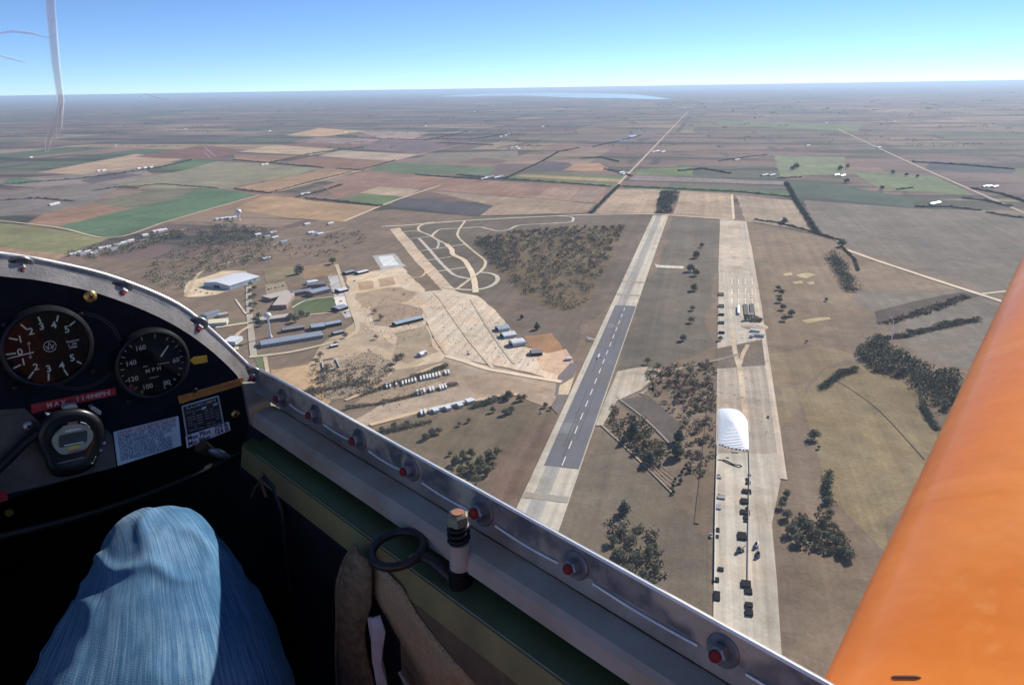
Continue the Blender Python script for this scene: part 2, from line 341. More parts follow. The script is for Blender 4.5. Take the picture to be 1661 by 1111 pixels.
# --- fields (outlines read off on the ground)
FIELDS = [
 # near plain round the old airfield
 ((( -500,430),(300,420),(560,345),(640,340),(770,352),(1090,346),(1220,356),(1330,385),(1661,490),(1661,900),(1661,2400),(-500,2400)), (128,112,98), 'dry grassland of the old airfield'),
 (((87,370),(162,349),(217,338),(276,325),(316,308),(354,306),(420,317),(182,385)), (92,118,90), 'long bright green winter wheat field'),
 (((-60,362),(20,363),(180,386),(105,412),(60,408),(-60,394)), (134,134,96), 'olive green field beside the canopy bow'),
 (((-60,394),(60,408),(112,413),(40,440),(-60,440)), (164,136,112), None),
 (((75,345),(145,328),(215,337),(90,369),(40,364)), (150,120,100), None),
 (((217,338),(276,325),(316,308),(258,306),(180,322),(150,330)), (120,118,98), None),
 (((20,290),(130,282),(230,272),(250,284),(130,312),(0,300),(-60,300)), (140,128,124), None),
 (((0,315),(110,298),(200,300),(150,330),(75,346),(-60,355),(-60,318)), (128,120,116), None),
 (((60,280),(220,250),(300,258),(230,272),(130,283)), (176,152,130), None),
 (((0,296),(20,288),(70,293),(30,300)), (86,110,84), None),
 (((130,294),(175,280),(235,283),(150,298)), (96,90,92), None),
 (((255,274),(305,258),(352,262),(300,276)), (92,116,82), None),
 (((215,255),(330,236),(400,243),(345,258),(300,258)), (124,92,84), None),
 (((300,276),(352,262),(435,267),(380,303),(354,306),(258,306),(180,298)), (142,136,116), None),
 (((463,220),(518,208),(593,213),(524,222)), (190,158,122), None),
 (((579,213),(698,215),(665,227),(618,225)), (164,144,134), None),
 (((574,242),(629,228),(726,231),(722,240),(682,249)), (118,102,106), None),
 (((471,231),(513,223),(618,226),(590,235)), (148,126,120), None),
 (((449,237),(496,231),(593,235.5),(571,240)), (128,98,88), None),
 (((385,246.6),(446,235.5),(552,242.5),(505,252)), (184,162,136), None),
 (((380,251),(499,252.3),(435,264.6),(380,260.5)), (150,118,98), None),
 (((516,253.5),(552,244),(679,251),(637,262)), (174,156,140), None),
 (((463,263),(507,254),(637,262.3),(590,276),(541,273)), (138,108,92), None),
 (((596,276),(637,263),(806,271.5),(793,284),(673,283)), (100,114,90), 'green field left of the road to the lake'),
 (((660,260),(712,248),(840,245),(840,262),(773,256),(737,266)), (132,122,112), None),
 (((380,303),(380,270),(435,267),(524,273),(477,284)), (140,136,112), None),
 (((380,306),(477,284.5),(535,273),(585,277),(441,313)), (162,134,108), None),
 (((524,303),(585,278),(673,284),(840,296),(985,304),(975,330),(840,320),(685,307),(615,303),(546,320)), (148,118,104), None),
 (((583,313),(615,303),(682,307.5),(657,320)), (174,156,136), None),
 (((552,323),(596,314.5),(654,320),(621,334)), (102,120,82), None),
 (((629,334),(660,321),(801,334),(776,350)), (84,82,88), 'dark slate coloured ploughed field'),
 (((801,334),(690,309),(840,321),(868,322),(965,331),(952,345),(860,348),(778,350)), (158,138,120), None),
 (((380,339),(427,318),(480,321),(496,325),(612,335),(557,360),(463,353)), (172,144,114), None),
 (((420,317),(441,313),(480,321),(427,318),(380,339),(300,355),(205,383)), (150,118,100), None),
 (((868,321),(893,303),(943,304),(924,326)), (164,138,124), None),
 (((924,326),(946,305.5),(983,305.5),(960,329)), (154,134,122), None),
 (((846,280.6),(885,261),(926,264),(912,278)), (94,88,92), None),
 (((912.6,276.5),(935,265),(973,265),(993,278)), (172,138,112), None),
 (((815,289),(846,280.8),(1012,285),(1004,303),(960,300)), (104,118,82), None),
 (((835,286.5),(846,283),(1009,291),(1007,296)), (168,146,114), None),
 (((1030,275),(1123,271),(1123,286),(1034,283)), (108,124,84), None),
 (((1000,307.5),(1075,307.5),(1062,347),(962,346)), (178,156,136), None),
 (((1105,310),(1185,315),(1190,356),(1090,350)), (178,156,136), None),
 (((1194,317),(1285,325),(1315,374),(1210,359)), (162,146,130), None),
 (((1025,285),(1270,294),(1272,300),(1020,292)), (140,128,128), None),
 (((1015,300),(1275,310),(1280,317),(1010,305)), (82,112,78), None),
 (((1277,295),(1360,300),(1485,322),(1480,337),(1285,317)), (74,88,78), 'dark green field behind the hedge'),
 (((1255,252),(1370,255),(1372,282),(1265,287)), (120,130,100), 'bright green pasture on the right'),
 (((1377,277),(1520,287),(1580,317),(1430,307)), (110,124,92), None),
 (((1305,325),(1480,338),(1700,350),(1760,480),(1620,478),(1370,400),(1325,375)), (120,112,104), None),
 (((1510,262),(1600,266),(1650,276),(1640,282),(1500,276)), (70,76,84), None),
 (((1100,200),(1210,196),(1400,203),(1390,214),(1240,206)), (112,122,92), None),
 # inside the airfield
 (((770,352),(1058,348),(1000,470),(905,590),(822,525),(775,480),(800,440),(760,380)), (112,100,90), 'dark grass between apron and runway'),
 (((769,386),(833,374),(931,366),(1014,366),(988,428),(952,494),(925,508),(898,503),(850,480),(819,447),(800,438),(780,405)), (112,98,78), 'brown undergrowth floor of the scrub wood'),
 (((1090,352),(1166,356),(1160,560),(1000,602),(1070,430)), (112,104,94), None),
 (((980,690),(1090,800),(1150,880),(1152,1000),(1010,980),(900,860)), (118,108,96), None),
 (((590,680),(720,660),(860,655),(905,665),(850,790),(760,860),(600,760)), (120,108,92), None),
 (((790,800),(850,700),(905,670),(885,740),(840,820),(800,870)), (124,104,92), None),
 (((1000,650),(1050,640),(1108,690),(1095,730),(1060,700)), (98,90,86), None),
 (((1215,362),(1330,385),(1560,468),(1400,520),(1300,560),(1240,560)), (136,119,102), None),
 (((1245,575),(1330,560),(1390,575),(1300,660),(1262,700)), (138,122,100), None),
 (((1300,650),(1390,590),(1500,640),(1530,720),(1440,900),(1340,800)), (140,125,98), None),
 (((1260,850),(1390,900),(1440,960),(1380,1060),(1340,1100),(1270,1100)), (132,115,98), None),
 (((1390,470),(1560,470),(1640,490),(1600,610),(1470,570),(1430,520)), (122,114,106), None),
 (((1418,505),(1560,474),(1590,480),(1480,515),(1425,527)), (86,76,72), None),
]
INSIDE = [i for i, q in enumerate(FIELDS) if q[2] == 'dark grass between apron and runway'][0]
for i, (pts, c, lab) in enumerate(FIELDS):
    o = sheet('field', pts, c, rough=(12.0 if i >= INSIDE else (2.0 if i else 0)))
    if lab: o['label'] = lab
for pts in [((1290,447),(1310,442),(1325,446),(1308,452)), ((1285,458),(1300,455),(1303,459),(1290,461)), ((1308,458),(1320,456),(1322,461),(1312,462)), ((1270,444),(1284,442),(1286,446),(1274,448)), ((1300,520),(1345,514),(1348,518),(1310,525))]:
    sheet('bare_patch', pts, (176,160,122), M_DIRT, level=0.4, rough=3)

# --- dirt and paved areas of the airfield
DIRT = [
  (((640,372),(770,353),(800,380),(800,440),(808,470),(776,480),(740,474),(690,415)), (106,97,86), M_FIELD, 'dark grass inside the race track'),
 (((632,372),(648,369),(690,418),(740,472),(768,484),(736,486),(720,474),(672,422)), (190,170,148), M_PAVE, 'long pale strip of an old cross runway'),
 (((674,475),(720,470),(775,480),(800,500),(822,525),(847,562),(905,575),(931,592),(917,622),(860,604),(800,592),(721,578),(690,520)), (196,180,160), M_PAVE, 'cracked concrete apron beside the hangars'),
 (((560,448),(650,432),(690,470),(690,520),(725,580),(640,610),(560,590),(575,520)), (200,180,156), M_DIRT, 'bare sandy ground beside the apron'),
 (((520,560),(580,520),(640,560),(690,585),(640,620),(560,640),(490,600)), (180,160,136), M_DIRT, None),
 (((721,578),(800,594),(915,624),(905,665),(840,640),(770,650),(600,690),(560,690),(700,610)), (164,146,128), M_DIRT, None),
 (((440,600),(520,590),(530,660),(470,640)), (176,148,116), M_DIRT, None),
 (((850,545),(895,540),(925,580),(930,592),(905,576),(870,570)), (150,116,86), M_DIRT, None),
 (((866,578),(918,566),(932,592),(915,612),(880,600)), (190,162,138), M_DIRT, None),
 (((300,458),(360,440),(400,440),(402,458),(350,478),(300,482)), (204,184,156), M_DIRT, 'pale gravel yard round the white warehouse'),
 (((600,500),(640,488),(684,500),(690,520),(640,530),(606,528)), (158,136,116), M_DIRT, 'brown rubble ground beside the apron'),
 (((640,540),(690,528),(712,570),(660,590),(636,580)), (160,144,122), M_DIRT, None),
 (((576,470),(650,466),(676,476),(660,490),(584,500)), (170,148,124), M_DIRT, None),
 (((520,600),(600,570),(640,590),(600,640),(530,650)), (148,132,112), M_DIRT, 'weedy rubble lot left of the trailer rows'),
 (((640,600),(720,585),(740,610),(640,650),(560,668)), (150,132,112), M_DIRT, None),
 (((745,610),(830,612),(900,635),(840,640),(770,640)), (156,136,116), M_DIRT, None),
 (((530,440),(556,450),(578,512),(560,516),(545,492),(538,470)), (176,172,168), M_PAVE, 'pale concrete strip beside the school'),
 (((538,482),(562,480),(570,502),(552,506)), (214,210,200), M_PAVE, None),
 (((604,415),(640,411),(658,432),(618,438)), (168,166,164), M_PAVE, None),
 (((614,417),(636,414),(647,430),(622,432)), (206,210,212), M_PAVE, 'pale square pad inside the grey yard'),
 (((568,455),(640,444),(650,464),(575,476)), (206,186,156), M_DIRT, None),
 (((580,458),(604,455),(606,468),(584,472)), (178,150,122), M_DIRT, None),
 (((612,453),(638,449),(642,462),(616,466)), (170,146,122), M_DIRT, None),
 (((430,462),(462,456),(470,476),(432,480)), (160,148,128), M_FIELD, None),
 (((426,436),(480,430),(486,448),(432,458)), (134,122,96), M_FIELD, None),
 (((488,432),(546,424),(556,446),(492,452)), (150,126,102), M_FIELD, None),
 (((474,488),(540,480),(546,500),(480,514)), (92,106,74), M_FIELD, 'green lawn in front of the school'),
 (((410,575),(430,572),(440,610),(428,620)), (106,118,84), M_FIELD, None),
]
for pts, c, m_, lab in DIRT: 
    o = sheet('dirt_yard' if m_ is M_DIRT else ('pavement' if m_ is M_PAVE else 'field'), pts, c, m_, level=0.38, rough=(4.0 if m_ is M_DIRT else 1.0))
    if lab: o['label'] = lab

# --- main runway: concrete with an asphalt middle, laid out along its own axis
La, Lb = G(1060, 349)[:2], G(840, 816)[:2]; Ra, Rb = G(1083, 351)[:2], G(909, 860)[:2]
ax = (La-Lb)+(Ra-Rb); ax /= np.linalg.norm(ax); nx = np.array([ax[1], -ax[0]])
l_off = 0.5*((La@nx)+(Lb@nx)); r_off = 0.5*((Ra@nx)+(Rb@nx)); RW = r_off-l_off
def RWY(s, t): return nx*(l_off+RW*t)+ax*s
s_far = 0.5*(La@ax+Ra@ax); s_near = 120.0
runway = sheet('runway', [RWY(s_near, 0), RWY(s_near, 1), RWY(s_far, 1), RWY(s_far, 0)], (186,178,164), M_PAVE, 0.75, 'pale concrete runway with a dark asphalt middle', px=False)
s1 = np.mean([G(995, 495)[:2]@ax, G(1027, 498)[:2]@ax]); s2 = np.mean([G(882, 751)[:2]@ax, G(929, 766)[:2]@ax])
sheet('worn_strip', [RWY(s_near, .22), RWY(s_near, .56), RWY(s_far, .58), RWY(s_far, .24)], (158,154,148), M_PAVE, 0.85, 'grey worn middle strip of the runway', runway, px=False)
sheet('asphalt_overlay', [RWY(s2, .17), RWY(s2, .97), RWY(s1, .97), RWY(s1, .17)], (105,105,111), M_ROAD, 0.95, 'dark asphalt runway section', runway, px=False)
n_d = 16
dash_mesh = None
for i in range(n_d):
    c0 = s2+(s1-s2)*(i+0.1)/n_d; c1 = c0+(s1-s2)/n_d*0.52
    o = sheet('centre_line_dash', [RWY(c0, .565), RWY(c0, .585), RWY(c1, .585), RWY(c1, .565)], (226,222,214), M_ROAD, 1.0, None, runway, px=False)
for pts in [((905,610),(926,588),(938,590),(917,650),(900,640)), ((893,660),(905,640),(916,648),(905,672))]:
    sheet('taxiway_patch', pts, (112,108,108), M_ROAD, 0.6)
sheet('taxiway', ((1002,602),(1045,594),(1075,600),(1040,632),(1000,650),(978,690),(966,690),(985,640)), (176,166,150), M_PAVE, 0.62, 'concrete taxiway joining the runway from the right')
sheet('taxiway', ((1062,428),(1070,430),(1110,432),(1108,436),(1064,434)), (190,182,170), M_PAVE, 0.62, 'short pale stub taxiway with a dead end')
sheet('taxiway', ((908,625),(930,612),(935,600),(922,640),(905,640)), (196,178,150), M_DIRT, 0.64, 'tan taxiway mouth joining the runway from the left')

for k_, (sa, sb, t0) in enumerate([(s2+40, s2+190, .42), (s2+60, s2+230, .66), (s2+20, s2+120, .50), (s1-160, s1-20, .46), (s1-200, s1-60, .68), (s2+240, s2+300, .34)]):
    sheet('tyre_marks', [RWY(sa, t0), RWY(sa, t0+.035), RWY(sb, t0+.03), RWY(sb, t0+.005)], (92,91,95), M_ROAD, 0.97, None, runway, px=False)
for k_, (sa, sb, t0, t1, c_) in enumerate([(s2+70, s2+95, .20, .55, (122,120,122)), (s2+180, s2+215, .60, .95, (104,103,107)), (s1-120, s1-100, .2, .56, (120,119,121)), (s2-60, s2-50, .02, .98, (150,144,134)), (s2-110, s2-102, .02, .98, (160,150,138)), (s1+60, s1+70, .02, .98, (156,148,138)), (s1+150, s1+158, .02, .98, (154,146,136))]):
    sheet('repair_patch', [RWY(sa, t0), RWY(sa, t1), RWY(sb, t1), RWY(sb, t0)], c_, M_ROAD, 0.96, None, runway, px=False, rough=.5)
# --- parallel ramp with the grain piles
RAMP = sheet('ramp', ((1168,356),(1207,359),(1219,400),(1236,500),(1248,600),(1262,720),(1266,780),(1252,850),(1260,940),(1268,1060),(1275,1300),(1150,1300),(1157,1000),(1160,800),(1163,600),(1166,440)), (182,172,158), M_PAVE, 0.5, 'broad pale concrete ramp with covered grain pile')
sheet('ramp_bay', ((1168,360),(1200,360),(1215,440),(1165,440)), (186,172,154), M_DIRT, 0.55, None, RAMP)
sheet('ramp_bay', ((1161,735),(1215,735),(1219,850),(1222,1040),(1224,1200),(1152,1200),(1157,1000)), (196,187,172), M_PAVE, 0.58, None, RAMP)
sheet('ramp_bay', ((1163,590),(1240,590),(1258,700),(1261,735),(1161,735)), (164,153,140), M_PAVE, 0.57, None, RAMP)
sheet('ramp_bay', ((1164,565),(1238,550),(1246,592),(1163,598)), (124,112,100), M_FIELD, 0.59, None, RAMP)
ribbon('edge_strip', ((1209,360),(1222,440),(1235,520),(1248,610),(1262,710),(1271,778)), (6,6), (196,180,162), M_PAVE, 0.66, 'narrow pale concrete strip along the ramp edge', smooth=False)
ribbon('dirt_track', ((1188,530),(1192,570),(1200,600),(1205,640),(1212,700)), 6, (202,184,160), M_DIRT, 0.7, 'pale wheel track crossing the ramp')
ribbon('dirt_track', ((1213,560),(1205,575),(1200,592)), 5, (202,184,160), M_DIRT, 0.7, 'short forked wheel track on the ramp')
for q in range(12):
    x = 1186+11*(q % 4); y = 452+16*(q//4)
    sheet('parking_mark', ((x,y),(x+1.6,y),(x+2.2,y+9),(x+.6,y+9)), (226,218,200), M_PAVE, 0.72, None, RAMP)

# --- roads and tracks
Z4 = lambda L: [(540+x/3.583, 330+y/3.583) for x, y in L]
ROADS = [
 (Z4([(280,137),(440,128),(760,103),(1150,82),(1505,68)])+[(1060,348),(1090,350),(1190,357)], 9, (206,194,172), 'pale road running behind the race track'),
 (Z4([(1150,82),(1300,76),(1385,82),(1396,97),(1370,112),(1200,122),(1080,130),(1020,155),(960,162),(900,150),(850,140),(740,147),(630,152),(590,175),(575,195)]), 6.5, (200,192,178), 'looping race track lane at the wood edge'),
 (Z4([(590,112),(540,118),(498,140),(505,163),(560,187),(610,215),(660,240)]), 6.5, (204,188,164), 'pale hairpin of the race track'),
 (Z4([(660,240),(690,270),(700,300),(760,330),(790,370),(810,410),(825,470),(830,520)]), 10.8, (216,198,170), 'broad pale stretch of the race track'),
 (Z4([(770,103),(735,150),(725,190),(760,230),(830,290),(880,330),(885,360),(860,395),(800,440),(720,500)]), 5.8, (200,186,160), 'curving tan lane of the race track'),
 (Z4([(385,180),(430,165),(500,165),(560,187)]), 5.0, (196,188,172), None),
 (Z4([(500,205),(560,270),(620,340),(680,400),(720,425),(790,440)]), 7.2, (192,182,170), 'grey straight of the race track'),
 (Z4([(415,212),(560,195)]), 5.1, (196,186,168), None), (Z4([(480,282),(640,260),(765,240)]), 5.1, (196,186,168), None),
 (Z4([(520,338),(690,312)]), 5.1, (196,186,168), None), (Z4([(580,402),(780,372)]), 5.1, (196,186,168), None),
 (Z4([(610,215),(615,240),(605,262)]), 5.1, (190,184,172), None),
 (Z4([(430,240),(460,232),(462,248),(435,254)]), 5.1, (190,184,172), None),
 (Z4([(640,487),(720,500),(820,505),(900,490),(950,460),(955,430),(920,410),(850,402)]), 7.9, (192,184,166), 'wide end loop of the race track'),
 ([(557,360),(612,337),(657,320),(715,301)], 10, (196,178,150), 'tan farm road on the left'),
 ([(585,277),(640,261),(726,240),(770,231)], 8, (184,166,144), None),
 ([(441,313),(545,287),(590,276)], 12, (196,176,150), None),
 ([(962,345),(1008,294),(1060,240),(1116,181)], 9, (188,168,146), 'straight pale road running towards the lake'),
 ([(1360,210),(1430,243),(1520,284),(1661,346),(1760,392)], 9, (184,168,152), 'straight pale road crossing the right side'),
 ([(1365,403),(1430,426),(1530,459),(1620,488),(1680,508)], 10, (208,196,172), 'white gravel road behind the orange wing'),
 ([(1590,478),(1661,470)], 7, (200,186,162), None),
 ([(-60,352),(90,369),(182,386),(280,357),(420,317)], 8, (186,174,148), 'farm lane round the green field'),
 ([(1190,356),(1187,316)], 7, (206,190,166), None),
 ([(1220,360),(1340,383),(1364,402)], 6, (150,136,120), None),
 ([(1065,308),(1105,318)], 4, (170,160,146), None),
 ([(1000,645),(1050,684),(1100,735)], 2, (150,140,128), None),
 ([(975,690),(1010,722),(1050,760),(1090,800)], 2, (164,152,138), None),
 ([(1130,850),(1140,760),(1152,640)], 4, (118,104,86), None),
 ([(1040,640),(1100,600),(1163,585),(1200,575)], 5, (150,140,126), None),
 ([(1350,612),(1420,660),(1500,745)], 1.2, (132,118,98), None),
 ([(403,452),(404,500),(408,545),(412,580)], 9, (168,160,146), 'tree lined street beside the school'),
 ([(546,430),(556,460),(570,500),(580,530),(570,545),(540,556),(470,572),(404,580)], 7, (190,176,150), 'tan lane round the school grounds'),
 ([(300,482),(312,460),(330,440),(380,425),(410,418)], 6, (190,172,142), None),
 ([(404,524),(450,516),(540,508),(572,504)], 5, (190,172,140), None),
 ([(350,532),(404,524)], 8, (206,190,160), None),
 ([(384,568),(384,545),(404,530)], 6, (200,184,150), None),
 ([(430,580),(440,640),(446,680)], 5, (188,172,140), None),
 ([(382,486),(396,506),(402,512)], 3, (206,196,176), None),
 ([(474,500),(497,488),(540,482)], 4, (200,190,170), None),
 ([(440,400),(470,388),(520,380),(560,370)], 5, (180,164,140), None),
 ([(180,400),(240,388),(300,372)], 5, (176,160,140), None),
 ([(600,690),(700,664),(770,650),(840,640)], 7, (196,170,140), 'dirt lane below the row of white trailers'),
 ([(560,650),(640,620),(720,590)], 5, (200,178,148), None),
 (Z4([(660,890),(780,925),(900,965),(1010,985),(1150,1010),(1330,1040)]), 8.6, (214,196,172), 'pale rubble track leading to the runway'),
 (Z4([(590,520),(640,580),(700,670),(780,780),(860,880),(930,960)]), 4.2, (200,184,162), None),
 (Z4([(800,560),(880,690),(960,810),(1050,930)]), 3.4, (190,176,156), None),
 (Z4([(560,710),(600,790),(660,880)]), 4.2, (204,182,154), None),
 (Z4([(430,450),(440,435),(510,430),(540,400),(530,380)]), 5.1, (200,176,146), None),
]
for r_ in ROADS:
    o = ribbon('road', r_[0], r_[1], r_[2], M_ROAD if r_[1] > 6.5 else M_DIRT, 0.8, r_[3], jitter=0.05*r_[1])

for k_ in range(5):
    ribbon('broken_slab_row', [(1049+k_*2.6, 758-k_*3.4), (1068+k_*3.2, 779-k_*4.2), (1087+k_*3.4, 797-k_*5.0)], 0.7, (146,134,118), M_DIRT, 0.82, 'pale row of broken slabs right of the runway, %s row from the left' % ('first', 'second', 'third', 'fourth', 'fifth', 'sixth', 'seventh', 'eighth')[k_], jitter=.4)
# --- water
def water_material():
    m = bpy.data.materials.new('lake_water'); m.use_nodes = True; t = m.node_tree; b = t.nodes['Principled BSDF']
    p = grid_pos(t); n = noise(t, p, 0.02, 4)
    cr = nd(t, 'ShaderNodeValToRGB'); cr.color_ramp.elements[0].color = (0.26, 0.36, 0.46, 1); cr.color_ramp.elements[1].color = (0.32, 0.42, 0.52, 1)  # base colour lifted to stand in for reflected sky
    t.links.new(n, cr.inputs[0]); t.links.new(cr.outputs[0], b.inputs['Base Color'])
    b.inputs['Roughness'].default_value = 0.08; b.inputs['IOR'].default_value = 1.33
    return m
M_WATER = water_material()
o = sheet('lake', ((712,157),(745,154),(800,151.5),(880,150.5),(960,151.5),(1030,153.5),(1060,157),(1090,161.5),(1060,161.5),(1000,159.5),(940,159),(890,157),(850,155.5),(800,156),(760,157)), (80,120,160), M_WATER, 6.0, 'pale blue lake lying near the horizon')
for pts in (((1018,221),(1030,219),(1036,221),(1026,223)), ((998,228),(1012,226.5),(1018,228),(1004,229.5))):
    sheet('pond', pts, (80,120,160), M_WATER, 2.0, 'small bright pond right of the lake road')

# ================================================================== TREES, HEDGES, WOODS
def leaf_quads(C, S, flat=0.8):
    """one small leaf-clump face per centre: C (N,3), S (N,)"""
    N = len(C); a = rng.normal(size=(N, 3)); a[:, 2] *= flat; a /= np.linalg.norm(a, axis=1)[:, None]
    b = rng.normal(size=(N, 3)); b -= a*(a*b).sum(1)[:, None]; b /= np.linalg.norm(b, axis=1)[:, None]
    s = S[:, None]; k = rng.uniform(.55, 1.0, (N, 1))
    V = np.stack([C-a*s-b*s*k*.5, C+a*s*.2-b*s*k, C+a*s+b*s*k*.4, C-a*s*.1+b*s*k], 1).reshape(-1, 3)
    return V, np.arange(4*N).reshape(-1, 4)
def crown_points(lobes, n):
    """points near the surface of several lobes (centre, radii)"""
    out = []; vol = np.array([r[0]*r[1] for _, r in lobes]); vol = vol/vol.sum()
    for (c, r), v in zip(lobes, vol):
        k = max(4, int(n*v)); d = rng.normal(size=(k, 3)); d /= np.linalg.norm(d, axis=1)[:, None]
        rad = rng.uniform(.4, 1.0, (k, 1))**.5*(1+.10*rng.normal(size=(k, 1)))
        out.append(np.array(c)+d*rad*np.array(r))
    return np.concatenate(out)
PROTO = []
def make_tree_proto(kind, seed):
    """unit tree: height about 1; returns (trunk mesh, crown mesh)"""
    global rng
    keep = rng; rng = np.random.default_rng(seed)
    b = MB(); lob = []
    if kind == 'cedar':
        lob = [((0, 0, .30), (.24, .24, .22)), ((.03, .02, .52), (.19, .19, .2)), ((0, -.02, .74), (.12, .12, .18)), ((0, 0, .92), (.05, .05, .1))]
    else:
        nl = 7 if kind == 'broad' else 5
        for i in range(nl):
            t = 2*math.pi*i/nl+rng.uniform(-.4, .4); rr = rng.uniform(.14, .28); h = rng.uniform(.28, .62)
            lob.append(((rr*math.cos(t), rr*math.sin(t), h), (rng.uniform(.16, .24),)*2+(rng.uniform(.16, .24),)))
        lob.append(((rng.uniform(-.05, .05), rng.uniform(-.05, .05), .70), (.22, .22, .22)))
    b.tube([(0, 0, -.06), (.01, 0, .15), (.0, .015, .38), (.02, .01, .62)], [.035, .028, .020, .008], 6)
    for (c, r) in lob[:5]:
        c = np.array(c); b.tube([(0, .005, .26), tuple(c*.55+np.array([0, 0, .14])), tuple(c)], [.016, .010, .004], 5)
    P = crown_points(lob, 820 if kind != 'thin' else 560); S = rng.uniform(.028, .056, len(P)) if kind != 'thin' else rng.uniform(.026, .05, len(P))
    V, Q = leaf_quads(P, S); rng = keep
    m_ = {'broad': M_LEAF, 'cedar': M_CEDAR, 'thin': M_SCRUB, 'autumn': M_AUTUMN}[kind]
    cm = rawmesh('crown', V, Q, m_); tm = bpy.data.meshes.new('trunk'); tm.from_pydata(b.v, [], b.f); tm.materials.append(M_BARK)
    return tm, cm
PROTO = {k: [make_tree_proto(k, 100+i*7+len(k)) for i in range(3)] for k in ('broad', 'cedar', 'thin', 'autumn')}
TREE_NO = [0]
def tree(x, y, dpx, kind, label, group, name='tree', tall=None):
    """a tree whose foot stands at the picture point; dpx is its crown width in picture pixels"""
    P = G(x, y, .6); dist = P@_fw; dm = dpx*dist/FPX; h = tall or dm*(0.88 if kind != 'cedar' else 1.1)
    TREE_NO[0] += 1; tm, cm = PROTO[kind][TREE_NO[0] % 3]
    e = empty(name, tuple(P), label, 'tree', group); e.scale = (dm*1.12, dm*1.12, h) if kind != 'cedar' else (dm*1.9, dm*1.9, h); e.rotation_euler[2] = rng.uniform(0, 6.28)
    for nm, me_ in (('trunk', tm), ('crown', cm)):
        o = bpy.data.objects.new(nm, me_); COL.objects.link(o); o.parent = e
    return e
TREES = [
 ('broad', 'dark tree in the line right of the paved runway', 'trees right of the runway', [(1138,401,9),(1130,418,15),(1120,440,16),(1129,447,14),(1126,471,15),(1123,503,10),(1121,523,12),(1107,552,14),(1168,552,10)]),
 ('cedar', 'round dark tree beside the ruined slabs right of the runway', 'trees beside the ruined slabs', [(1101,716,20),(1099,740,24),(1054,752,20),(1026,706,22),(1012,719,13),(1033,735,12),(1113,757,7),(1106,768,7),(1092,790,7),(1092,800,7),(1104,782,8),(1118,765,8),(1095,779,6)]),
 ('autumn', 'yellowing tree among the dark trees near the ruined slabs', 'yellowing trees near the slabs', [(1046,724,16),(1038,712,12),(1072,735,9)]),
 ('thin', 'tree in the scrub strip between runway and ramp', 'trees in the scrub strip', [(1050,590,14),(1066,600,16),(1085,606,16),(1100,615,18),(1120,606,16),(1140,598,12),(1148,620,14),(1125,630,20),(1105,640,16),(1140,645,16),(1152,660,12),(1128,665,18),(1146,685,14),(1130,700,14),(1112,690,12),(1145,715,16),(1132,740,14),(1085,625,14),(1060,628,12),(1150,745,10),(1140,770,12)]),
 ('cedar', 'lone round tree above the lower tree clump', None, [(1012,832,22)]),
 ('broad', 'tree in the clump between rail and ramp', 'trees in the lower clump', [(994,880,22),(1008,868,18),(1024,884,24),(1004,906,26),(1032,912,26),(1052,900,22),(1062,890,14),(1020,932,24),(1044,938,24),(1064,925,18),(1000,930,16),(1030,865,16),(1058,950,16)]),
 ('autumn', 'pale autumn tree in the clump just above the canopy rail', 'autumn trees above the rail', [(738,752,20),(752,744,20),(765,740,18),(748,768,22),(766,765,22),(780,756,22),(793,744,22),(806,738,18),(772,784,20),(790,770,20),(800,757,16),(733,765,12),(730,738,10)]),
 ('broad', 'dark tree in the clump just above the canopy rail', 'dark trees above the rail', [(760,756,14),(778,748,14),(786,762,14),(770,772,14)]),
 ('autumn', 'tree at the end of the hedge left of the runway', 'trees at the hedge end', [(826,646,18),(842,650,15),(850,648,12),(800,668,12)]),
 ('broad', 'dark tree along the field edge left of the runway', 'trees along the field edge', [(700,705,16),(712,702,14),(690,712,14),(820,672,14),(830,668,14),(885,660,10),(893,664,8),(660,690,12),(640,694,14),(620,700,12),(760,684,10),(745,690,8)]),
 ('cedar', 'dark tree standing alone in the grass behind the hangars', 'trees behind the hangars', [(871,534,11),(846,517,7)]),
 ('broad', 'dark tree in the brown pasture right of the ramp', 'trees in the brown pasture', [(1321,712,22),(1328,727,7),(1341,785,13),(1267,478,12),(1264,490,12),(1270,502,12),(1262,470,10),(1272,520,12),(1284,512,14),(1308,555,5),(1340,488,7)]),
 ('broad', 'tree in the thicket along the right edge of the ramp', 'trees in the ramp thicket', [(1275,805,16),(1268,822,16),(1276,840,20),(1284,866,24),(1296,880,24),(1310,860,22),(1322,872,22),(1335,852,18),(1342,874,22),(1356,884,22),(1366,898,20),(1378,906,20),(1345,835,16),(1352,858,16),(1340,815,14),(1362,872,16),(1300,848,18)]),
 ('broad', 'round tree in the school grounds', 'trees in the school grounds', [(487,444,20),(480,522,16),(490,514,14),(472,518,14),(500,512,8),(540,428,14),(415,522,12),(420,515,12),(425,528,12)]),
 ('broad', 'tree of the row along the school street', 'trees of the school street', [(405,452,9),(406,463,9),(406,474,9),(407,485,9),(407,496,9),(408,508,9),(411,457,9),(413,470,9),(413,482,9),(414,496,9)]),
 ('thin', 'bare grey tree in the dirt lots left of the apron', 'bare trees in the dirt lots', [(643,588,18),(652,582,14),(690,576,8),(610,550,10),(618,518,12),(608,508,9),(560,548,12),(545,560,10),(530,600,14),(520,580,14),(528,618,14),(515,590,10)]),
 ('broad', 'dark farm tree out on the plain', 'farm trees on the plain', [(1291,274,12),(1285,276,8),(1363,276,10),(1375,272,8),(1373,297,10),(1430,308,9),(1365,400,16),(1272,363,13),(1448,282,8),(1470,286,7),(1488,288,7)]),
]
